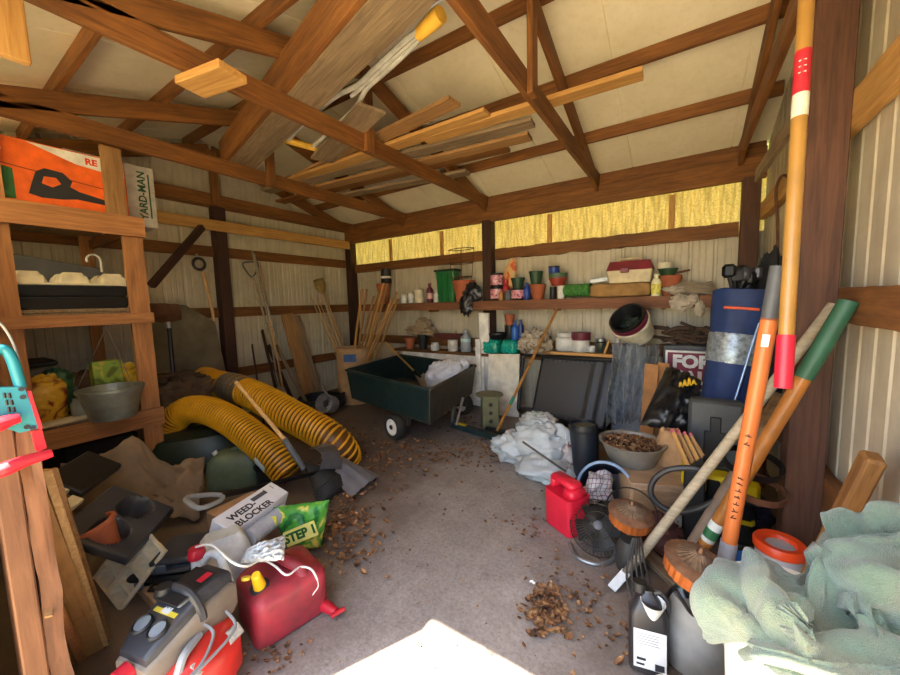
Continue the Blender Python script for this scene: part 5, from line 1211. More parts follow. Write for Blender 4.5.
# grey case on the yellow tote
tt = root('yellow_tote', (.22, 2.95, 0), 'yellow-rimmed black tote behind the pale tool handle', 'tote'); c = OY(720, 462, 2.72)
cx = c.x
B().box((cx, 2.86, .15), (.36, .30, .30), None, .02).build('tub', BLACK, tt); YT = mat('d8c018', .4, var=.1, name='yellow_tote_plastic'); B().box((cx, 2.86, .36), (.40, .33, .12), None, .02).build('rim', YT, tt); B().box((cx, 2.86, .16), (.37, .31, .06), None, .02).build('band', YT, tt)
B().box((cx-.03, 2.69, .34), (.07, .03, .12), None, .01).build('latch', BLACK, tt); B().box((cx, 2.70, .30), (.41, .02, .025), None, .005).build('strap', BLACK, tt)
c0, c1 = OY(689, 399, 2.80), OY(744, 442, 2.80); cw = c1.x-c0.x; zc0 = .421; ch = c0.z-zc0
cs2 = root('grey_case', (c0.x+cw/2, 2.86, zc0), 'dark grey plastic case standing on the yellow tote', 'case')
B().box((c0.x+cw/2, 2.86, zc0+ch/2), (cw, .12, ch), None, .02).build('shell', mat('3c3f41', .5, name='case_grey'), cs2)
B().box((c0.x+cw*.5, 2.796, zc0+ch*.32), (cw*.4, .014, ch*.5), None, .006).build('latch_plate', BLACK, cs2); B().box((c0.x+cw*.5, 2.795, zc0+ch*.66), (cw*.2, .014, ch*.24), None, .006).build('catch', BLACK, cs2)
# kraft bag, paint sticks
kb = OZ(668, 475, .0); bag('kraft_bag', (kb.x+.02, 3.02, 0), (.2, .2, .60), mat('a88058', .85, name='kraft_paper', var=.3), 'tan paper bag between the leaf-filled basin and the wooden slips', 14, pw=.7, flat=-.95, amp=.12, ridge=.06, sc=2)
for i in range(4):
    a, c = OY(688+5*i, 466-3*i, 2.55), OY(673+6*i, 432+1.5*i, 2.66)
    if i == 0: slip_base = a.copy()
    tag(beam('wooden_slip', a, c, .012, .035, (W_LIGHT, W_TAN)[i % 2]), 'flat pale wooden slip with a pink tip leaning beside the yellow tote', 'slip', 'wooden slips')
    tag(beam('pink_clip', c, c+(c-a).normalized()*.02, .014, .037, mat('b8586a', .6)), 'pink tip on the end of a pale wooden slip', 'clip', 'pink tips of the slips')

zb_ = min(slip_base.z, .6)-.012
tag(B().box((slip_base.x+.035, 2.57, zb_/2), (.11, .10, zb_), None, .01).build('dark_carton', BLACK), 'dark carton standing under the pale wooden slips', 'box')
# ---------------------------------------------------------------- right: floor clutter
LEAFM = blotch('3e2818', '7a5434', 'a8825a', 20, .9, 'dry_leaf')
def leaf(b, p, s, a, tilt=.5, curl=.5):
    R = T(p) @ RZ(a) @ RX(random.uniform(-tilt, tilt)) @ RY(random.uniform(-tilt, tilt)); n = 4; L_ = []; 
    rows = []
    for i in range(n+1):
        t = i/n; w = math.sin(PI*(.08+.84*t))*s*.33; rows.append([R @ V(((t-.5)*s, y*w, s*curl*((t-.5)**2+.25*y*y))) for y in (-1, 0, 1)])
    b.grid(rows)
for_ = OZ(655, 507, 0); tk = OZ(632, 466, .335)
ck = root('wooden_crate', (-.16, 2.75, 0), 'worn plywood crate holding up the leaf-filled basin', 'crate'); M = T((-.15, 2.78, 0), RZ(.35)); CRW = wood('9a7a58', 'b8987a', stain=.2)
B().box((0, 0, .165), (.38, .36, .33), M, .006).build('box', CRW, ck); B().box((0, -.182, .165), (.34, .006, .25), M, .002).build('face_panel', wood('86664a', 'a88a6a'), ck)
bp = OZ(632, 443, .47); bp = V((bp.x, bp.y, .331)); bs2 = root('leaf_basin', bp, 'round galvanised basin full of dry leaves on the plywood crate', 'basin')
BAS = mat('8e8a82', .5, .5, name='dull_zinc', dirt=.35, dirtc='7a6a54')
B().lathe([(.155, 0), (.215, .15), (.228, .152), (.230, .158), (.222, .162), (.208, .155), (.150, .008), (0, .008)], 44, T(bp)).build('bowl', BAS, bs2)
b = B(); b.lathe([(.19, .10), (.12, .125), (0, .135)], 20, T(bp), cap=False); b.build('leaf_bed', mat('4a3626', .95, var=.5, sc=40), bs2)
b = B()
for i in range(170):
    a = random.uniform(0, 6.28); rr = .19*random.random()**.5; leaf(b, bp+V((rr*math.cos(a), rr*math.sin(a), .12+.03*(1-rr/.19)+random.uniform(0, .02))), random.uniform(.03, .06), random.uniform(0, 6.28), .7)
lv = b.build('dry_leaves', LEAFM, None, 0); tag(lv, 'dry brown leaves heaped in the galvanised basin', 'leaves', kind='stuff')
# white tarp pile
p = OZ(533, 474, 0); wt = root('white_tarp', (p.x, p.y, 0), 'crumpled white tarp with green edging piled before the black framed panel', 'tarp'); b = B()
WT = blotch('9fb0ac', 'b4b8ba', 'c0bfba', 4, .5, 'white_tarp_sheet', .2)
blob(b, (p.x, p.y+.25, .20), (.62, .50, .46), None, 60, 44, .22, 1.5, 81, -.9, ridge=.34); blob(b, (p.x-.27, p.y+.2, .13), (.42, .34, .30), None, 44, 30, .3, 1.8, 82, -.9, ridge=.34); blob(b, (p.x+.10, p.y+.0, .08), (.5, .36, .2), None, 44, 30, .3, 1.8, 83, -.85, ridge=.34); blob(b, (p.x-.05, p.y+.30, .37), (.34, .3, .2), None, 36, 24, .3, 3, 84, ridge=.3)
b.v = [V((v.x, v.y, max(v.z, .002))) for v in b.v]; b.build('sheet', WT, wt, 70)
b = B(); q = OZ(563, 474, 0); blob(b, (q.x, q.y+.1, .16), (.24, .24, .34), None, 32, 24, .3, 4, 86, -.92, ridge=.3); tag(b.build('printed_sack', blotch('7c1c3c', 'c8bcb4', 'd0ccc8', 7, .5, 'maroon_white_print'), None, 60), 'crumpled white and maroon printed sack between the tarp and black cylinder', 'sack')
stick('thin_cane', OZ(575, 478, .02), OZ(523, 442, .50), .009, mat('6a6660', .6), 'thin grey cane lying across the white tarp', 'cane')
# black cylinder
p = OZ(583, 491, 0); bc = root('black_cylinder', (p.x, p.y+.1, 0), 'black plastic bin standing upright beside the white tarp', 'bin'); M = T((p.x+.01, p.y+.12, 0)) @ RY(-.08)
B().lathe([(.09, .01), (.10, .02), (.112, .50), (.112, .53), (.104, .53), (.102, .49), (0, .48)], 32, M).build('body', mat('1c222a', .4, name='blue_black_plastic'), bc)
B().lathe([(.113, .47), (.115, .475), (.115, .505), (.113, .51)], 32, M, cap=False).build('rim_band', BLACK, bc); B().lathe([(.104, .505), (.08, .512), (0, .514)], 32, M).build('lid', mat('5e5c50', .5, .4), bc)
# navy bucket on its side with a checked cloth
p = OZ(604, 490, .22); bb_ = root('navy_bucket', (p.x, p.y, 0), 'navy bucket with a pale blue rim tipped on its side beside the plywood crate', 'bucket'); ax = V((-.10, -.80, .42)).normalized(); M = T(p-ax*.17, frame(ax.cross(V((0, 0, 1))), ax))
B().lathe(hollow(.14, .185, .30, rim=.004), 40, M @ T((0, 0, -.14))).build('body', mat('141c28', .35, name='navy_plastic'), bb_)
B().tube([M @ V((.188*math.cos(a), .188*math.sin(a), .155)) for a in [i*2*PI/40 for i in range(40)]], .011, 8, closed=True).build('rim', mat('7c94b4', .35, name='pale_blue_rim'), bb_)
m, nt, bsn, N, Lk = _new('checked_cloth'); tc = N('ShaderNodeTexCoord'); sp = N('ShaderNodeSeparateXYZ'); Lk(tc.outputs['UV'], sp.inputs[0]); fac = None
def stripe(o, n, w):
    a = N('ShaderNodeMath'); a.operation = 'MULTIPLY'; Lk(o, a.inputs[0]); a.inputs[1].default_value = n; c = N('ShaderNodeMath'); c.operation = 'FRACT'; Lk(a.outputs[0], c.inputs[0]); d = N('ShaderNodeMath'); d.operation = 'LESS_THAN'; Lk(c.outputs[0], d.inputs[0]); d.inputs[1].default_value = w; return d.outputs[0]
cc = mixc(nt, lin('ccc8c8'), lin('5c5a86'), stripe(sp.outputs[0], 9, .14)); cc = mixc(nt, cc, lin('8c3a50'), stripe(sp.outputs[1], 8, .12)); Lk(cc, bsn.inputs['Base Color']); bsn.inputs['Roughness'].default_value = .9; CHECK = m
b = B(); rows = []; C0 = [[OZ(*q) for q in r] for r in (((588, 474, .26), (594, 470, .30), (604, 470, .29), (613, 474, .26)), ((583, 484, .24), (592, 482, .28), (603, 482, .27), (614, 484, .23)), ((579, 493, .17), (590, 494, .21), (602, 494, .20), (615, 494, .16)), ((578, 500, .10), (588, 503, .13), (601, 502, .12), (614, 500, .10)))]
def seg_d(u, v, L_):
    ux_, vx_ = L_[2]-L_[0], L_[3]-L_[1]; t = max(0, min(1, ((u-L_[0])*ux_+(v-L_[1])*vx_)/(ux_*ux_+vx_*vx_))); return math.hypot(u-L_[0]-t*ux_, v-L_[1]-t*vx_)
FOLDS = ((.08,.15,.10,.75,.05,.08), (.17,.35,.40,.75,-.075,.05), (.25,.12,.50,.75,.05,.06), (.42,.30,.62,.50,-.085,.045), (.50,.42,.95,.30,.055,.07), (.60,.55,.95,.75,-.065,.05), (.30,.85,.9,.95,.045,.05), (.55,.12,.98,.2,-.055,.035), (.75,.45,.98,.52,.04,.05), (.05,.85,.3,.95,-.04,.04))
FOLDS2 = ((.05,.25,.95,.35,.05,.12), (.05,.5,.95,.55,-.06,.07), (.05,.8,.95,.75,.05,.12), (.4,.1,.7,.9,-.03,.08))
def patch(C, n, m_, fold, seed=0, fs=6, cr=None):
    mids = [spline(r, n) for r in C]; rows = []
    for j in range(len(mids[0])):
        col = spline([r[j] for r in mids], m_); rows.append(col)
    nu, nv = len(rows), len(rows[0]); out = []; ci, cj = nu//2, nv//2; sg_ = 1 if (rows[ci+1][cj]-rows[ci-1][cj]).cross(rows[ci][cj+1]-rows[ci][cj-1]).z > 0 else -1
    for i in range(nu):
        rw = []
        for j in range(nv):
            du = rows[min(i+1, nu-1)][j]-rows[max(i-1, 0)][j]; dv = rows[i][min(j+1, nv-1)]-rows[i][max(j-1, 0)]; nn = du.cross(dv)
            nn = (nn.normalized() if nn.length > 1e-9 else V((0, 0, 1)))*sg_
            q = rows[i][j]; w = (1-abs(fbm(q*fs+V((seed, 0, 0)), 3)))-.75; uu = j/(nv-1)+.04*fbm((i*.05, j*.05, seed), 2); vv = i/(nu-1)+.04*fbm((i*.05, j*.05, seed+5), 2)
            if cr: uu, vv = vv, uu
            rw.append(q+nn*(fold*w+sum(L_[4]*math.exp(-(seg_d(uu, vv, L_)/L_[5])**2) for L_ in (cr or ()))))
        out.append(rw)
    return out
rows = patch(C0, 8, 8, .05, 3, 7); b.grid(rows); o = b.build('checked_cloth', CHECK, None, 70)
def add_uv(o, nu, nv):
    uv = o.data.uv_layers.new(name='UVMap')
    for l in o.data.loops: uv.data[l.index].uv = ((l.vertex_index//nv)/(nu-1), (l.vertex_index % nv)/(nv-1))
add_uv(o, len(rows), len(rows[0])); sm = o.modifiers.new('thickness', 'SOLIDIFY'); sm.thickness = .006
tag(o, 'white checked cloth spilling from the tipped navy bucket', 'cloth')
# red petrol can with an open grip
p = OZ(562, 535, 0); a1_ = OZ(583, 530, 0)-OZ(547, 520, 0)
rc = root('petrol_can', (p.x, p.y, 0), 'bright red petrol can with a moulded grip opening near the fan', 'petrol can'); M = T((p.x+.0, p.y+.12, 0)) @ RZ(-.55)
RC = mat('c81c34', .4, var=.1, name='bright_red_plastic')
b = B(); w_, h_ = .25, .32; o = [(-w_/2, 0), (w_/2, 0), (w_/2, h_*.78), (w_*.30, h_), (-w_*.40, h_), (-w_/2, h_*.9)]
body = [(-.125, 0), (.125, 0), (.125, .235), (-.125, .235)]
frust(b, (0, 0, 0), (.24, .19), (.25, .2), .25, r=.035); b.box((-.095, 0, .285), (.055, .11, .09), None, .02); b.box((.07, 0, .27), (.10, .14, .07), None, .02); b.box((-.01, 0, .318), (.225, .11, .05), None, .02)
b.v = [M @ v for v in b.v]; b.build('tank', RC, rc, 60); b = B(); b.tube([M @ V((.075, 0, .25)), M @ V((.09, 0, .30))], .03, 14); b.build('cap', RC, rc)
# desk fan lying back
p = OZ(598, 527, .13); fn = root('desk_fan', (p.x, p.y, 0), 'round metal desk fan with a wire cage lying back beside the red can', 'fan'); ax = V((.12, -.72, .68)).normalized(); M = T(p, frame(ax.cross(V((0, 0, 1))), ax)); CG_ = mat('3e3a34', .45, .6, name='dull_wire', dirt=.3)
b = B()
for k in range(44):
    a = 2*PI*k/44; b.tube(spline([M @ V((r_*math.cos(a), r_*math.sin(a), z)) for r_, z in ((.03, .055), (.10, .05), (.155, .02), (.165, -.02), (.12, -.07), (.05, -.085))], 2), .0016, 4)
for r_, z in ((.165, -.01), (.13, .038), (.08, .054)): b.tube([M @ V((r_*math.cos(a), r_*math.sin(a), z)) for a in [i*2*PI/36 for i in range(36)]], .003, 5, closed=True)
b.build('cage', CG_, fn); B().lathe([(.026, .05), (.026, .06), (.018, .064), (0, .064)], 24, M).build('badge', GREYP, fn)
for k in range(4):
    a = k*PI/2+.3; b = B(); b.grid([[M @ (RZ(a) @ V((.03+.10*u/5, (v-2)*.022*(1+.6*u/5), .012*(v-2)-.01))) for v in range(5)] for u in range(6)]); b.build('blade', mat('232324', .5, .4), fn)
B().lathe([(.06, -.10), (.065, -.05), (.05, -.02), (0, -.02)], 24, M).build('motor', mat('44423e', .4, .3), fn)
q0, q1 = OZ(572, 552, .015), OZ(611, 556, .015)
B().tube(spline([OZ(570, 543, .02), OZ(576, 556, .012), OZ(596, 564, .012), OZ(612, 560, .012), OZ(616, 548, .03)], 5), .011, 8).build('stand_bar', STEEL, fn)
# copper lanterns
COP = mat('b8642c', .4, .5, name='copper_band', var=.25, dirt=.15); COPL = mat('84604a', .5, .5, name='weathered_copper', var=.5, sc=18, dirt=.3, dirtc='8a7a6c')
UPV = V((0, 0, 1))
def lantern(px, py, z, r, label, tilt, bail=True, zbot=None):
    p = OZ(px, py, z); L_ = root('copper_lantern', (p.x, p.y, z-.12), label, 'lantern'); M = T(p) @ tilt; n = 48
    def pleat(prof, amp): 
        return [[M @ V((r*k*(1+amp*(i % 2))*math.cos(2*PI*i/n), r*k*(1+amp*(i % 2))*math.sin(2*PI*i/n), r*zz)) for i in range(n)] for k, zz in prof]
    b = B(); b.grid(pleat([(.98, -.06), (1.0, -.03), (.94, .0), (.6, .13), (.25, .30), (.12, .38)], .03), wrapv=True, flip=True); b.tube([M @ V((0, 0, r*.32)), M @ V((0, 0, r*.62))], [r*.11, r*.05], 10); b.build('pleated_lid', COPL, L_, 20)
    b = B(); b.grid(pleat([(.62, .125), (.3, .275), (.14, .39), (.1, .40)], .10), wrapv=True, flip=True); b.v = [v+UPV*.004 for v in b.v]; b.build('pleated_crown', mat('7e6a58', .4, .5, name='worn_bright_metal', var=.4, sc=30), L_, 10)
    b = B(); b.grid(pleat([(.92, -.03), (.90, -.55), (.70, -.68)], .035), wrapv=True); b.build('ribbed_band', COP, L_, 20)
    B().lathe([(r*.1, -r*1.25), (r*.45, -r*.95), (r*.7, -r*.6), (0, -r*.6)], 32, M).build('lower_cone', mat('70706c', .5, .4), L_)
    if bail: B().tube([M @ V((r*1.12*math.cos(a), .02, r*1.35*math.sin(a)-.02)) for a in [PI*i/20 for i in range(21)]]+[M @ V((-r*1.05, .02, -r*.4)), M @ V((-r*.5, .02, -r*1.0))], .004, 6).build('bail', BLACKM, L_)
    return L_, p
l1, lp1 = lantern(631, 512, .34, .118, 'copper lantern with a wire bail, nearer the fan', RX(.12) @ RY(.1))
l2, lp2 = lantern(697, 562, .44, .120, 'copper lantern with a pleated lid on the grey jar', RX(.1) @ RY(.2), False)
tag(B().lathe([(.07, 0), (.08, .03), (.07, .14), (.05, .175), (.0, .178)], 32, T((lp1.x, lp1.y, 0))).build('dark_crock', mat('2e2b28', .6)), 'dark squat crock beneath the copper lantern by the fan', 'crock')
gj = root('grey_jar', (lp2.x, lp2.y, 0), 'tall grey jar under the copper lantern, left of the towel', 'jar'); zt_ = .44-.120*1.28
B().lathe([(.115, 0), (.13, .02), (.125, .15), (.10, zt_-.03), (.085, zt_), (0, zt_)], 36, T((lp2.x, lp2.y, 0))).build('body', mat('83817c', .55, name='grey_stoneware', dirt=.2), gj)
b = B()
for i in range(5):
    a = OZ(633+2*i, 538, .26); q = [a, OZ(628+4*i, 560, .16+.015*i), OZ(627+5.5*i, 582, .09), OZ(634+3*i, 600, .05)]; b.tube(spline(q, 5), .0055, 6)
tag(b.build('cable_bundle', mat('3a3634', .6)), 'bundle of dark cables hanging from the lantern by the fan', 'cable')
b = B(); b.tube(spline([OZ(676, 590, .36), OZ(690, 612, .28), OZ(702, 622, .22), OZ(704, 640, .14), OZ(700, 662, .02), OZ(694, 662, .02), OZ(690, 650, .10), OZ(694, 625, .20), OZ(698, 614, .25)], 6), .0075, 8)
tag(b.build('black_cable', BLACK), 'loop of black cable hanging against the grey jar', 'cable')
# oil bottle, rounded flask, funnel, white jug
def flat_bottle(px, py, rot, lean, d, m, name, label, cat, extra=True):
    p = OZ(px, py, 0); r = root(name, (p.x, p.y, 0), label, cat); M = T((p.x, p.y, 0)) @ RZ(rot) @ RX(lean); w_, dp, h_ = d; rows = []
    for k, q, z in ((.9, .85, 0), (1, 1, .02), (1, 1, .60), (.96, .95, .70), (.6, .75, .86), (.28, .5, .92), (.26, .48, .95)): rows.append([M @ V((x_*k, y_*q, z*h_)) for x_, y_ in rrect(w_, dp, dp*.3)])
    b = B(); b.grid(rows, wrapv=True, flip=True); n = len(rows[0]); b.f += [tuple(range(n)), tuple(range(6*n, 7*n))[::-1]]; b.build('bottle', m, r, 45); return r, M
oc, M = flat_bottle(648, 668, .22, -.16, (.145, .095, .34), mat('2b2a2c', .35, name='dark_oil_plastic', dirt=.2), 'oil_bottle', 'black oil bottle with a white printed label at the bottom right', 'bottle')
B().tube([M @ V((-.03, 0, .31)), M @ V((-.03, 0, .345))], .028, 16).build('cap', BLACK, oc)
lb = B().box((0, -.0485, .105), (.12, .002, .15), M, .0005).build('label', mat('d4d4d2', .5, var=.05, name='label_paper'), oc)
b = B()
for i in range(5): b.box((-.01, -.0500, .165-.010*i), (.09-.01*(i % 2), .001, .0028), M)
b.build('print_lines', mat('8a8a88', .5), lb); B().box((.035, -.05, .045), (.034, .001, .026), M).build('barcode', DK, lb); B().box((-.032, -.05, .065), (.034, .001, .010), M).build('print_block', DK, lb); B().box((-.035, -.05, .045), (.03, .001, .008), M).build('print_block', DK, lb)
B().tube(spline([M @ V((.01, 0, .30)), M @ V((.045, 0, .32)), M @ V((.07, 0, .28)), M @ V((.068, 0, .22))], 5), .012, 8).build('grip', mat('2b2a2c', .35, name='dark_oil_plastic', dirt=.2), oc)
fk, M = flat_bottle(677, 655, -.3, -.1, (.13, .10, .33), mat('14181e', .3, name='blue_black_gloss'), 'black_flask', 'glossy blue-black bottle with a green spout behind the oil bottle', 'bottle')
B().tube([M @ V((0, 0, .30)), M @ V((.01, .0, .37)), M @ V((.03, .03, .42))], [.025, .02, .016], 12).build('spout', mat('2a5a48', .4), fk)
p = OZ(653, 606, .28); fu = root('white_funnel', p-V((0, 0, .1)), 'white plastic funnel between the oil bottle and black flask', 'funnel'); B().lathe([(.012, -.16), (.014, -.06), (.045, .02), (.047, .02), (.016, -.055), (.013, -.16)], 24, T(p), cap=False).build('cone', WHITEP, fu)
p = OZ(684, 694, .16); wj = root('white_jug', (p.x, p.y, 0), 'white plastic jug top at the very bottom, right of the oil bottle', 'jug'); B().box((p.x, p.y, .085), (.19, .13, .17), T((0, 0, 0)), .03).build('tank', WHITEP, wj); B().tube([V((p.x+.06, p.y-.05, .16)), V((p.x+.06, p.y-.05, .20))], .02, 12).build('cap', WHITEP, wj)
tag(beam('grey_plank', OZ(640, 548, .02), OZ(688, 592, .02), .09, .035, W_GREY), 'short grey plank lying on the floor between the lanterns', 'plank')
b = B(); q = OZ(656, 556, .0); blob(b, (q.x, q.y+.06, .11), (.26, .2, .24), None, 36, 26, .22, 5, 91, -.9, ridge=.3); tag(b.build('leather_glove', mat('5a3430', .7, name='maroon_leather'), None, 60), 'maroon crumpled leather work glove behind the first lantern', 'glove')
b = B(); q = OZ(668, 528, .05); blob(b, (q.x, q.y+.05, .10), (.16, .12, .2), None, 36, 26, .4, 7, 92, -.9, ridge=.4); tag(b.build('rag', mat('b8b4aa', .9), None, 60), 'grey-white knotted rag behind the leather glove', 'rag')
# hose loop and iron hoops
hc = OZ(678, 492, .20); tag(B().tube(spline([OY(x, y, 2.30) for x, y in ((708, 472), (690, 468), (668, 470), (654, 480), (651, 494), (662, 507), (680, 512), (700, 508), (716, 500))], 6), .016, 10).build('hose_loop', mat('2e2e30', .5)), 'loop of black hose leaning against the plywood crate', 'hose')
b = B()
for i, (px, py, r_) in enumerate(((752, 463, .125), (756, 488, .12))):
    c = OY(px, py, 2.42-.06*i); rows = []
    rg_ = root('iron_hoop', (c.x, c.y, 0), ('dark iron hoop, upper of two behind the wooden handles', 'rusty iron hoop, lower of two behind the wooden handles')[i], 'hoop')
    prof = [(r_, -.018), (r_+.006, -.018), (r_+.006, .018), (r_, .018), (r_, -.018)]; B().lathe(prof, 40, T(c) @ RX(.25-.1*i) @ RY(.1), cap=False).build('hoop', (BLACKM, RUST)[i], rg_)
for i, (a_, b2, m, lb) in enumerate((((640, 497, .12), (735, 500, .16), RUST, 'rusty pipe lying across behind the pale handle'), ((696, 470, .22), (770, 478, .20), BLACKM, 'dark pipe lying behind the orange handle'))):
    stick('iron_pipe', OZ(*a_), OZ(*b2), .018, m, lb, 'pipe')
b = B(); q = OZ(694, 520, .0); blob(b, (q.x, q.y+.1, .14), (.22, .2, .28), None, 36, 26, .2, 4, 93, -.95, ridge=.2); tag(b.build('purple_cloth', mat('8a2a78', .8, name='purple_cloth', var=.3), None, 60), 'purple cloth bundle behind the brown pole', 'cloth')
q = OZ(745, 540, .0); b = B(); blob(b, (q.x, q.y+.15, .13), (.3, .3, .26), None, 36, 26, .2, 4, 94, -.95, ridge=.2); tag(b.build('dark_sack', mat('241a2c', .8, name='dark_purple_sack'), None, 60), 'dark purple sack on the floor behind the orange handle', 'sack')
q = OZ(692, 485, .1); b = B(); blob(b, (q.x+.05, q.y, .22), (.2, .16, .12), None, 32, 22, .3, 5, 96, ridge=.3); b.box((q.x+.05, q.y, .08), (.16, .12, .17)); tag(b.build('red_rag', mat('7a3430', .85), None, 60), 'dull red rag lump behind the pale handle', 'rag')
# handles: each a long tool leaning at the right
def tool(name, p0, p1, segs, label, cat, n=14):
    """segs: (t0, t1, radius, material, part name)"""
    r = root(name, (p0.x, p0.y, min(p0.z, p1.z)), label, cat)
    for t0, t1, rr, m, pn in segs: B().tube([p0.lerp(p1, t0), p0.lerp(p1, (t0+t1)/2), p0.lerp(p1, t1)], rr, n).build(pn, m, r)
    return r
ORF = mat('cc7038', .35, name='orange_fibreglass', var=.08); SLV = mat('8a8c94', .4, name='grey_sleeve'); GRN = mat('2c5a44', .5, name='green_grip', var=.2)
pa, pb3 = OD(728, 548, 1.60), OD(779, 266, 1.42); dn = (pa-pb3).normalized(); pe = pa+dn*((pa.z-.02)/-dn.z)
L0 = (pb3-pe).length; ta = (pa-pe).length/L0
ot = tool('orange_tool', pe, pb3, ((ta+.015, .875, .029, ORF, 'handle'), (ta-.085, ta+.02, .032, SLV, 'sleeve'), (.0, ta-.08, .028, BLACKM, 'socket'), (.87, 1, .029, mat('4e5054', .5), 'end_cap')), 'orange fibreglass-handled tool standing by the post, with dark lettering and grey cap', 'tool')
axo = (pb3-pa).normalized(); fo = (EYEP-pa.lerp(pb3, .2)); fo = (fo-axo*fo.dot(axo)).normalized()
text('lettering', 'HARDWOOD', .036, mat('5a3420', .6), T(pa.lerp(pb3, .235)+fo*.0285, Matrix((axo, fo.cross(axo), fo)).transposed()), ot, bold=.001) if False else None
b = B()
for k, (t, L_) in enumerate(((.13, .02), (.155, .016), (.18, .02), (.205, .014), (.23, .02), (.255, .016), (.275, .012), (.40, .02), (.43, .016))):
    c = pa.lerp(pb3, t)+fo*.0285; sd_ = axo.cross(fo); b.tube([c-sd_*.010+axo*random.uniform(-.006, .006), c+sd_*.010], .0024, 5); b.tube([c+sd_*random.uniform(-.009, .009), c+sd_*random.uniform(-.009, .009)+axo*L_*.6], .0024, 5)
b.build('dark_lettering', mat('4a2a1c', .6), ot)
B().box((0, 0, 0), (.05, .024, .004), T(pa.lerp(pb3, .76)+fo*.0285, Matrix((axo, fo.cross(axo), fo)).transposed()), .001).build('paper_scrap', WHITE, ot)
ya, yb = OD(783, 388, 1.30), OD(809, -40, 1.30); ty = lambda py: (388-py)/428
RDG = mat('c41f38', .4, name='red_grip', var=.08); YF_ = mat('a47a3c', .3, name='yellow_varnish', var=.12)
yt = tool('yellow_tool', ya, yb, ((0, ty(335), .027, RDG, 'red_grip'), (ty(336), 1.35, .0235, YF_, 'handle'), (ty(95), ty(52), .0245, mat('b82434', .45), 'red_label'), (ty(118), ty(95), .0245, mat('d8d2c0', .5), 'white_label')), 'long yellow-varnished pole with a red grip end and red label hanging by the post', 'tool')
b = B(); fo2 = (EYEP-ya.lerp(yb, .75)).normalized()
for py in (60, 66, 72): c = ya.lerp(yb, ty(py))+fo2*.0246; sd2 = (yb-ya).normalized().cross(fo2); b.tube([c-sd2*.012, c+sd2*.012], .003, 5)
b.build('label_print', WHITE, yt)
ga, gb2 = OZ(692, 566, .14), OX(849, 301, .575); gdir = (gb2-ga)
tool('green_grip_tool', ga, gb2, ((.10, .76, .030, W_YEL if False else mat('a86a2c', .4, name='varnished_ash_wood', var=.25, sc=5), 'handle'), (.755, 1, .034, GRN, 'green_grip'), (.12, .20, .0312, mat('cfd4cc', .5, var=.3), 'paper_label'), (.135, .17, .0318, mat('2c6a40', .5), 'label_print'), (0, .11, .03, RUST, 'socket')), 'varnished wooden-handled tool with a green grip leaning on the right wall girt', 'tool')
wa2, wb3 = OZ(637, 560, .12), OX(834, 305, .585); e = OZ(612, 588, .02)
wt2 = tool('pale_tool', wa2, wb3, ((0, 1, .024, W_HANDLEG, 'handle'),), 'long pale weathered handle with a white metal end leaning across the clutter', 'tool')
B().tube([wa2.lerp(wb3, .03), wa2, wa2.lerp(e, .5)], [.026, .024, .018], 12).build('socket', mat('8c8478', .5, .4, dirt=.5), wt2); B().box(((e-wa2).length*.72, 0, 0), ((e-wa2).length*.6, .05, .012), T(wa2, frame(e-wa2)), .003).build('blade', mat('d4d8da', .4, name='white_metal'), wt2)
tool('brown_pole', OZ(687, 553, .16), OD(784, 396, 1.86), ((0, .82, .03, mat('74604e', .7, name='weathered_brown', var=.3), 'shaft'), (.80, 1, .042, mat('6e5436', .85, name='mossy_rust', var=.5, sc=30), 'rusty_end')), 'weathered brown pole with a mossy rusty end between the coloured handles', 'pole')
sa, sb = OZ(806, 590, .30), OX(874, 456, .56)
tag(beam('square_handle', sa, sb, .055, .07, wood('704620', 'a8763c', stain=.4), up=(0, 1, .3), bev=.01), 'thick square golden-brown timber leaning on the right wall behind the towel', 'timber')
# orange-lidded container
p = OZ(780, 541, .40); ob = root('orange_container', (p.x, p.y, 0), 'clear grey container with an orange funnel lid beside the post', 'container'); h_ = .40
B().lathe([(.085, 0), (.09, .01), (.09, h_-.04), (.083, h_-.02), (0, h_-.02)], 32, T((p.x, p.y, 0))).build('body', mat('a8a8ac', .3, name='cloudy_plastic', var=.08), ob)
B().lathe([(.092, h_-.045), (.098, h_-.04), (.10, h_-.012), (.092, h_), (.062, h_-.005), (.048, h_-.03), (.040, h_-.075), (0, h_-.08)], 36, T((p.x, p.y, 0))).build('orange_lid', mat('e0481c', .4, var=.08, name='orange_lid_plastic'), ob); B().box((p.x, p.y, h_-.06), (.07, .008, .04)).build('lid_vane', mat('c83c14', .4), ob)
p = OZ(746, 560, .30); bl_ = root('blue_lid_tub', (p.x, p.y, 0), 'blue-lidded tub half hidden behind the towel and orange container', 'tub'); B().lathe([(.07, 0), (.075, .26), (0, .26)], 28, T((p.x, p.y, 0))).build('tub', mat('303440', .5), bl_); B().lathe([(.08, .26), (.08, .29), (.07, .30), (0, .30)], 28, T((p.x, p.y, 0))).build('lid', mat('1e5cb0', .35), bl_)
# shepherd's hook and knee brace on the right wall
hk = [OX(777, 262, .58), OX(776, 200, .58)]+[OX(x, y, .58) for x, y in ((777, 185), (782, 176), (788, 177), (791, 186))]
b0 = hk[0].copy(); b0.z = 0
tag(B().tube(spline([b0]+hk, 5), .010, 8).build('plant_hook', RUST), "tall rusty shepherd's hook standing against the right wall", 'hook')
trim(OX(757, 176, .50), OX(797, 117, .50), .03, .10, W_GREY, rough=.2)
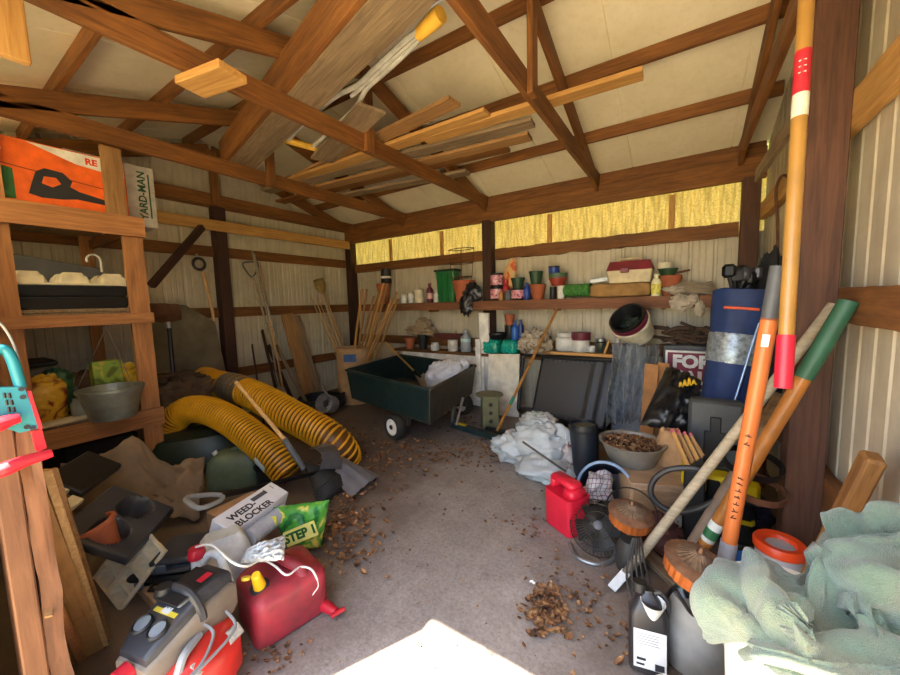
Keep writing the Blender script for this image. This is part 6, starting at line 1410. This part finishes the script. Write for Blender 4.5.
# towel over a white pail and a crate
TWL = [[(728, 574, .70), (748, 560, .78), (772, 562, .80), (800, 574, .80), (826, 530, .80), (860, 514, .82), (915, 508, .84)],
       [(712, 588, .72), (738, 584, .82), (768, 588, .82), (798, 600, .80), (834, 560, .86), (870, 546, .90), (918, 546, .90)],
       [(704, 606, .68), (730, 608, .80), (760, 614, .83), (796, 624, .80), (838, 598, .84), (876, 588, .90), (922, 590, .88)],
       [(714, 630, .56), (738, 634, .72), (765, 640, .80), (800, 648, .81), (842, 640, .83), (882, 632, .84), (928, 634, .84)],
       [(736, 664, .42), (750, 662, .62), (775, 664, .76), (812, 676, .78), (850, 686, .78), (894, 690, .78), (940, 694, .78)]]
m, nt, bsn, N, Lk = _new('green_terry_towel'); v = coords(nt); c = ramp(nt, nz(nt, v, 5, 4), [(.32, lin('586c5f')), (.52, lin('6e8270')), (.7, lin('8a9076'))])
f = ramp(nt, nz(nt, v, 9, 6, .7, .5), [(.50, (0, 0, 0)), (.70, (.75,)*3)]); c = mixc(nt, c, lin('3c443e'), f); Lk(c, bsn.inputs['Base Color']); bsn.inputs['Roughness'].default_value = .95; Lk(bumpn(nt, nz(nt, v, 260, 3), .8, .006), bsn.inputs['Normal']); bsn.inputs['Sheen Weight'].default_value = .4
rows = patch([[OZ(*q) for q in r] for r in TWL], 20, 20, .025, 4, 5, FOLDS); b = B(); b.grid(rows)
tw = b.build('bath_towel', m, None, 70); sm = tw.modifiers.new('thickness', 'SOLIDIFY'); sm.thickness = .028; sm.offset = -1; tag(tw, 'grimy pale green towel draped over things at the bottom right corner', 'towel')
TW2 = [[(832, 520, .90), (866, 514, .92), (915, 510, .92)], [(826, 536, .90), (868, 530, .95), (918, 530, .95)], [(836, 558, .86), (872, 552, .92), (920, 552, .93)]]
rows = patch([[OZ(*q) for q in r] for r in TW2], 16, 16, .03, 8, 5, FOLDS2); b = B(); b.grid(rows); tw = b.build('folded_towel', m, None, 70); sm = tw.modifiers.new('thickness', 'SOLIDIFY'); sm.thickness = .025; sm.offset = -1; tag(tw, 'second pale green towel folded on top at the right edge', 'towel')
q = OZ(790, 610, .72); r = root('white_pail', (q.x, q.y, 0), 'white pail whose rim shows under the towel', 'pail'); B().lathe(hollow(.12, .155, .70, rim=.012), 36, T((q.x+.02, q.y+.06, 0))).build('body', WHITEP, r)
q = OZ(860, 640, .70); st_ = root('wooden_stool', (q.x, q.y, 0), 'wooden stool with a white edge beneath the towel', 'stool'); M = T((q.x, q.y, 0)) @ RZ(.2)
B().box((0, 0, .69), (.34, .28, .03), M, .005).build('seat', W_LIGHT, st_)
for sx in (-1, 1):
    for sy in (-1, 1): B().box((sx*.14, sy*.11, .337), (.04, .04, .675), M, .004).build('leg', W_LIGHT, st_)
# leaves and litter on the floor
b = B()
def scatter(px, py, rx, ry, n, s=(.025, .055)):
    for i in range(n):
        c = OZ(px+random.gauss(0, rx), py+random.gauss(0, ry), 0)
        if c.y > 4.5 or c.x > .5 or c.x < -5: continue
        leaf(b, c+V((0, 0, random.uniform(.004, .016))), random.uniform(*s), random.uniform(0, 6.28), .45, .35)
scatter(545, 612, 11, 14, 130); scatter(395, 455, 30, 10, 170); scatter(470, 450, 28, 9, 190); scatter(455, 415, 16, 8, 120); scatter(345, 525, 20, 22, 240); scatter(372, 455, 22, 14, 220, (.015, .04)); scatter(500, 455, 30, 8, 120, (.015, .04)); scatter(335, 510, 16, 14, 150, (.012, .03)); scatter(580, 600, 22, 26, 90, (.015, .035)); scatter(530, 520, 24, 16, 60, (.015, .035)); scatter(340, 480, 26, 12, 80); scatter(640, 630, 14, 20, 60); scatter(365, 490, 60, 30, 90, (.012, .03)); scatter(270, 655, 20, 8, 50, (.012, .03)); scatter(430, 560, 90, 50, 60, (.008, .018)); scatter(350, 430, 30, 8, 110)
tag(b.build('fallen_leaves', LEAFM, None, 0), 'dry brown leaf litter strewn over the concrete floor', 'leaves', kind='stuff')
b = B(); q = OZ(534, 583, .004); b.grid([[q+V((.012*(u-2), .010*(v-1), .006*((u+v) % 2))) for v in range(3)] for u in range(5)]); tag(b.build('paper_scrap', WHITE, None, 0), 'tiny white paper scrap on the bare floor', 'paper')
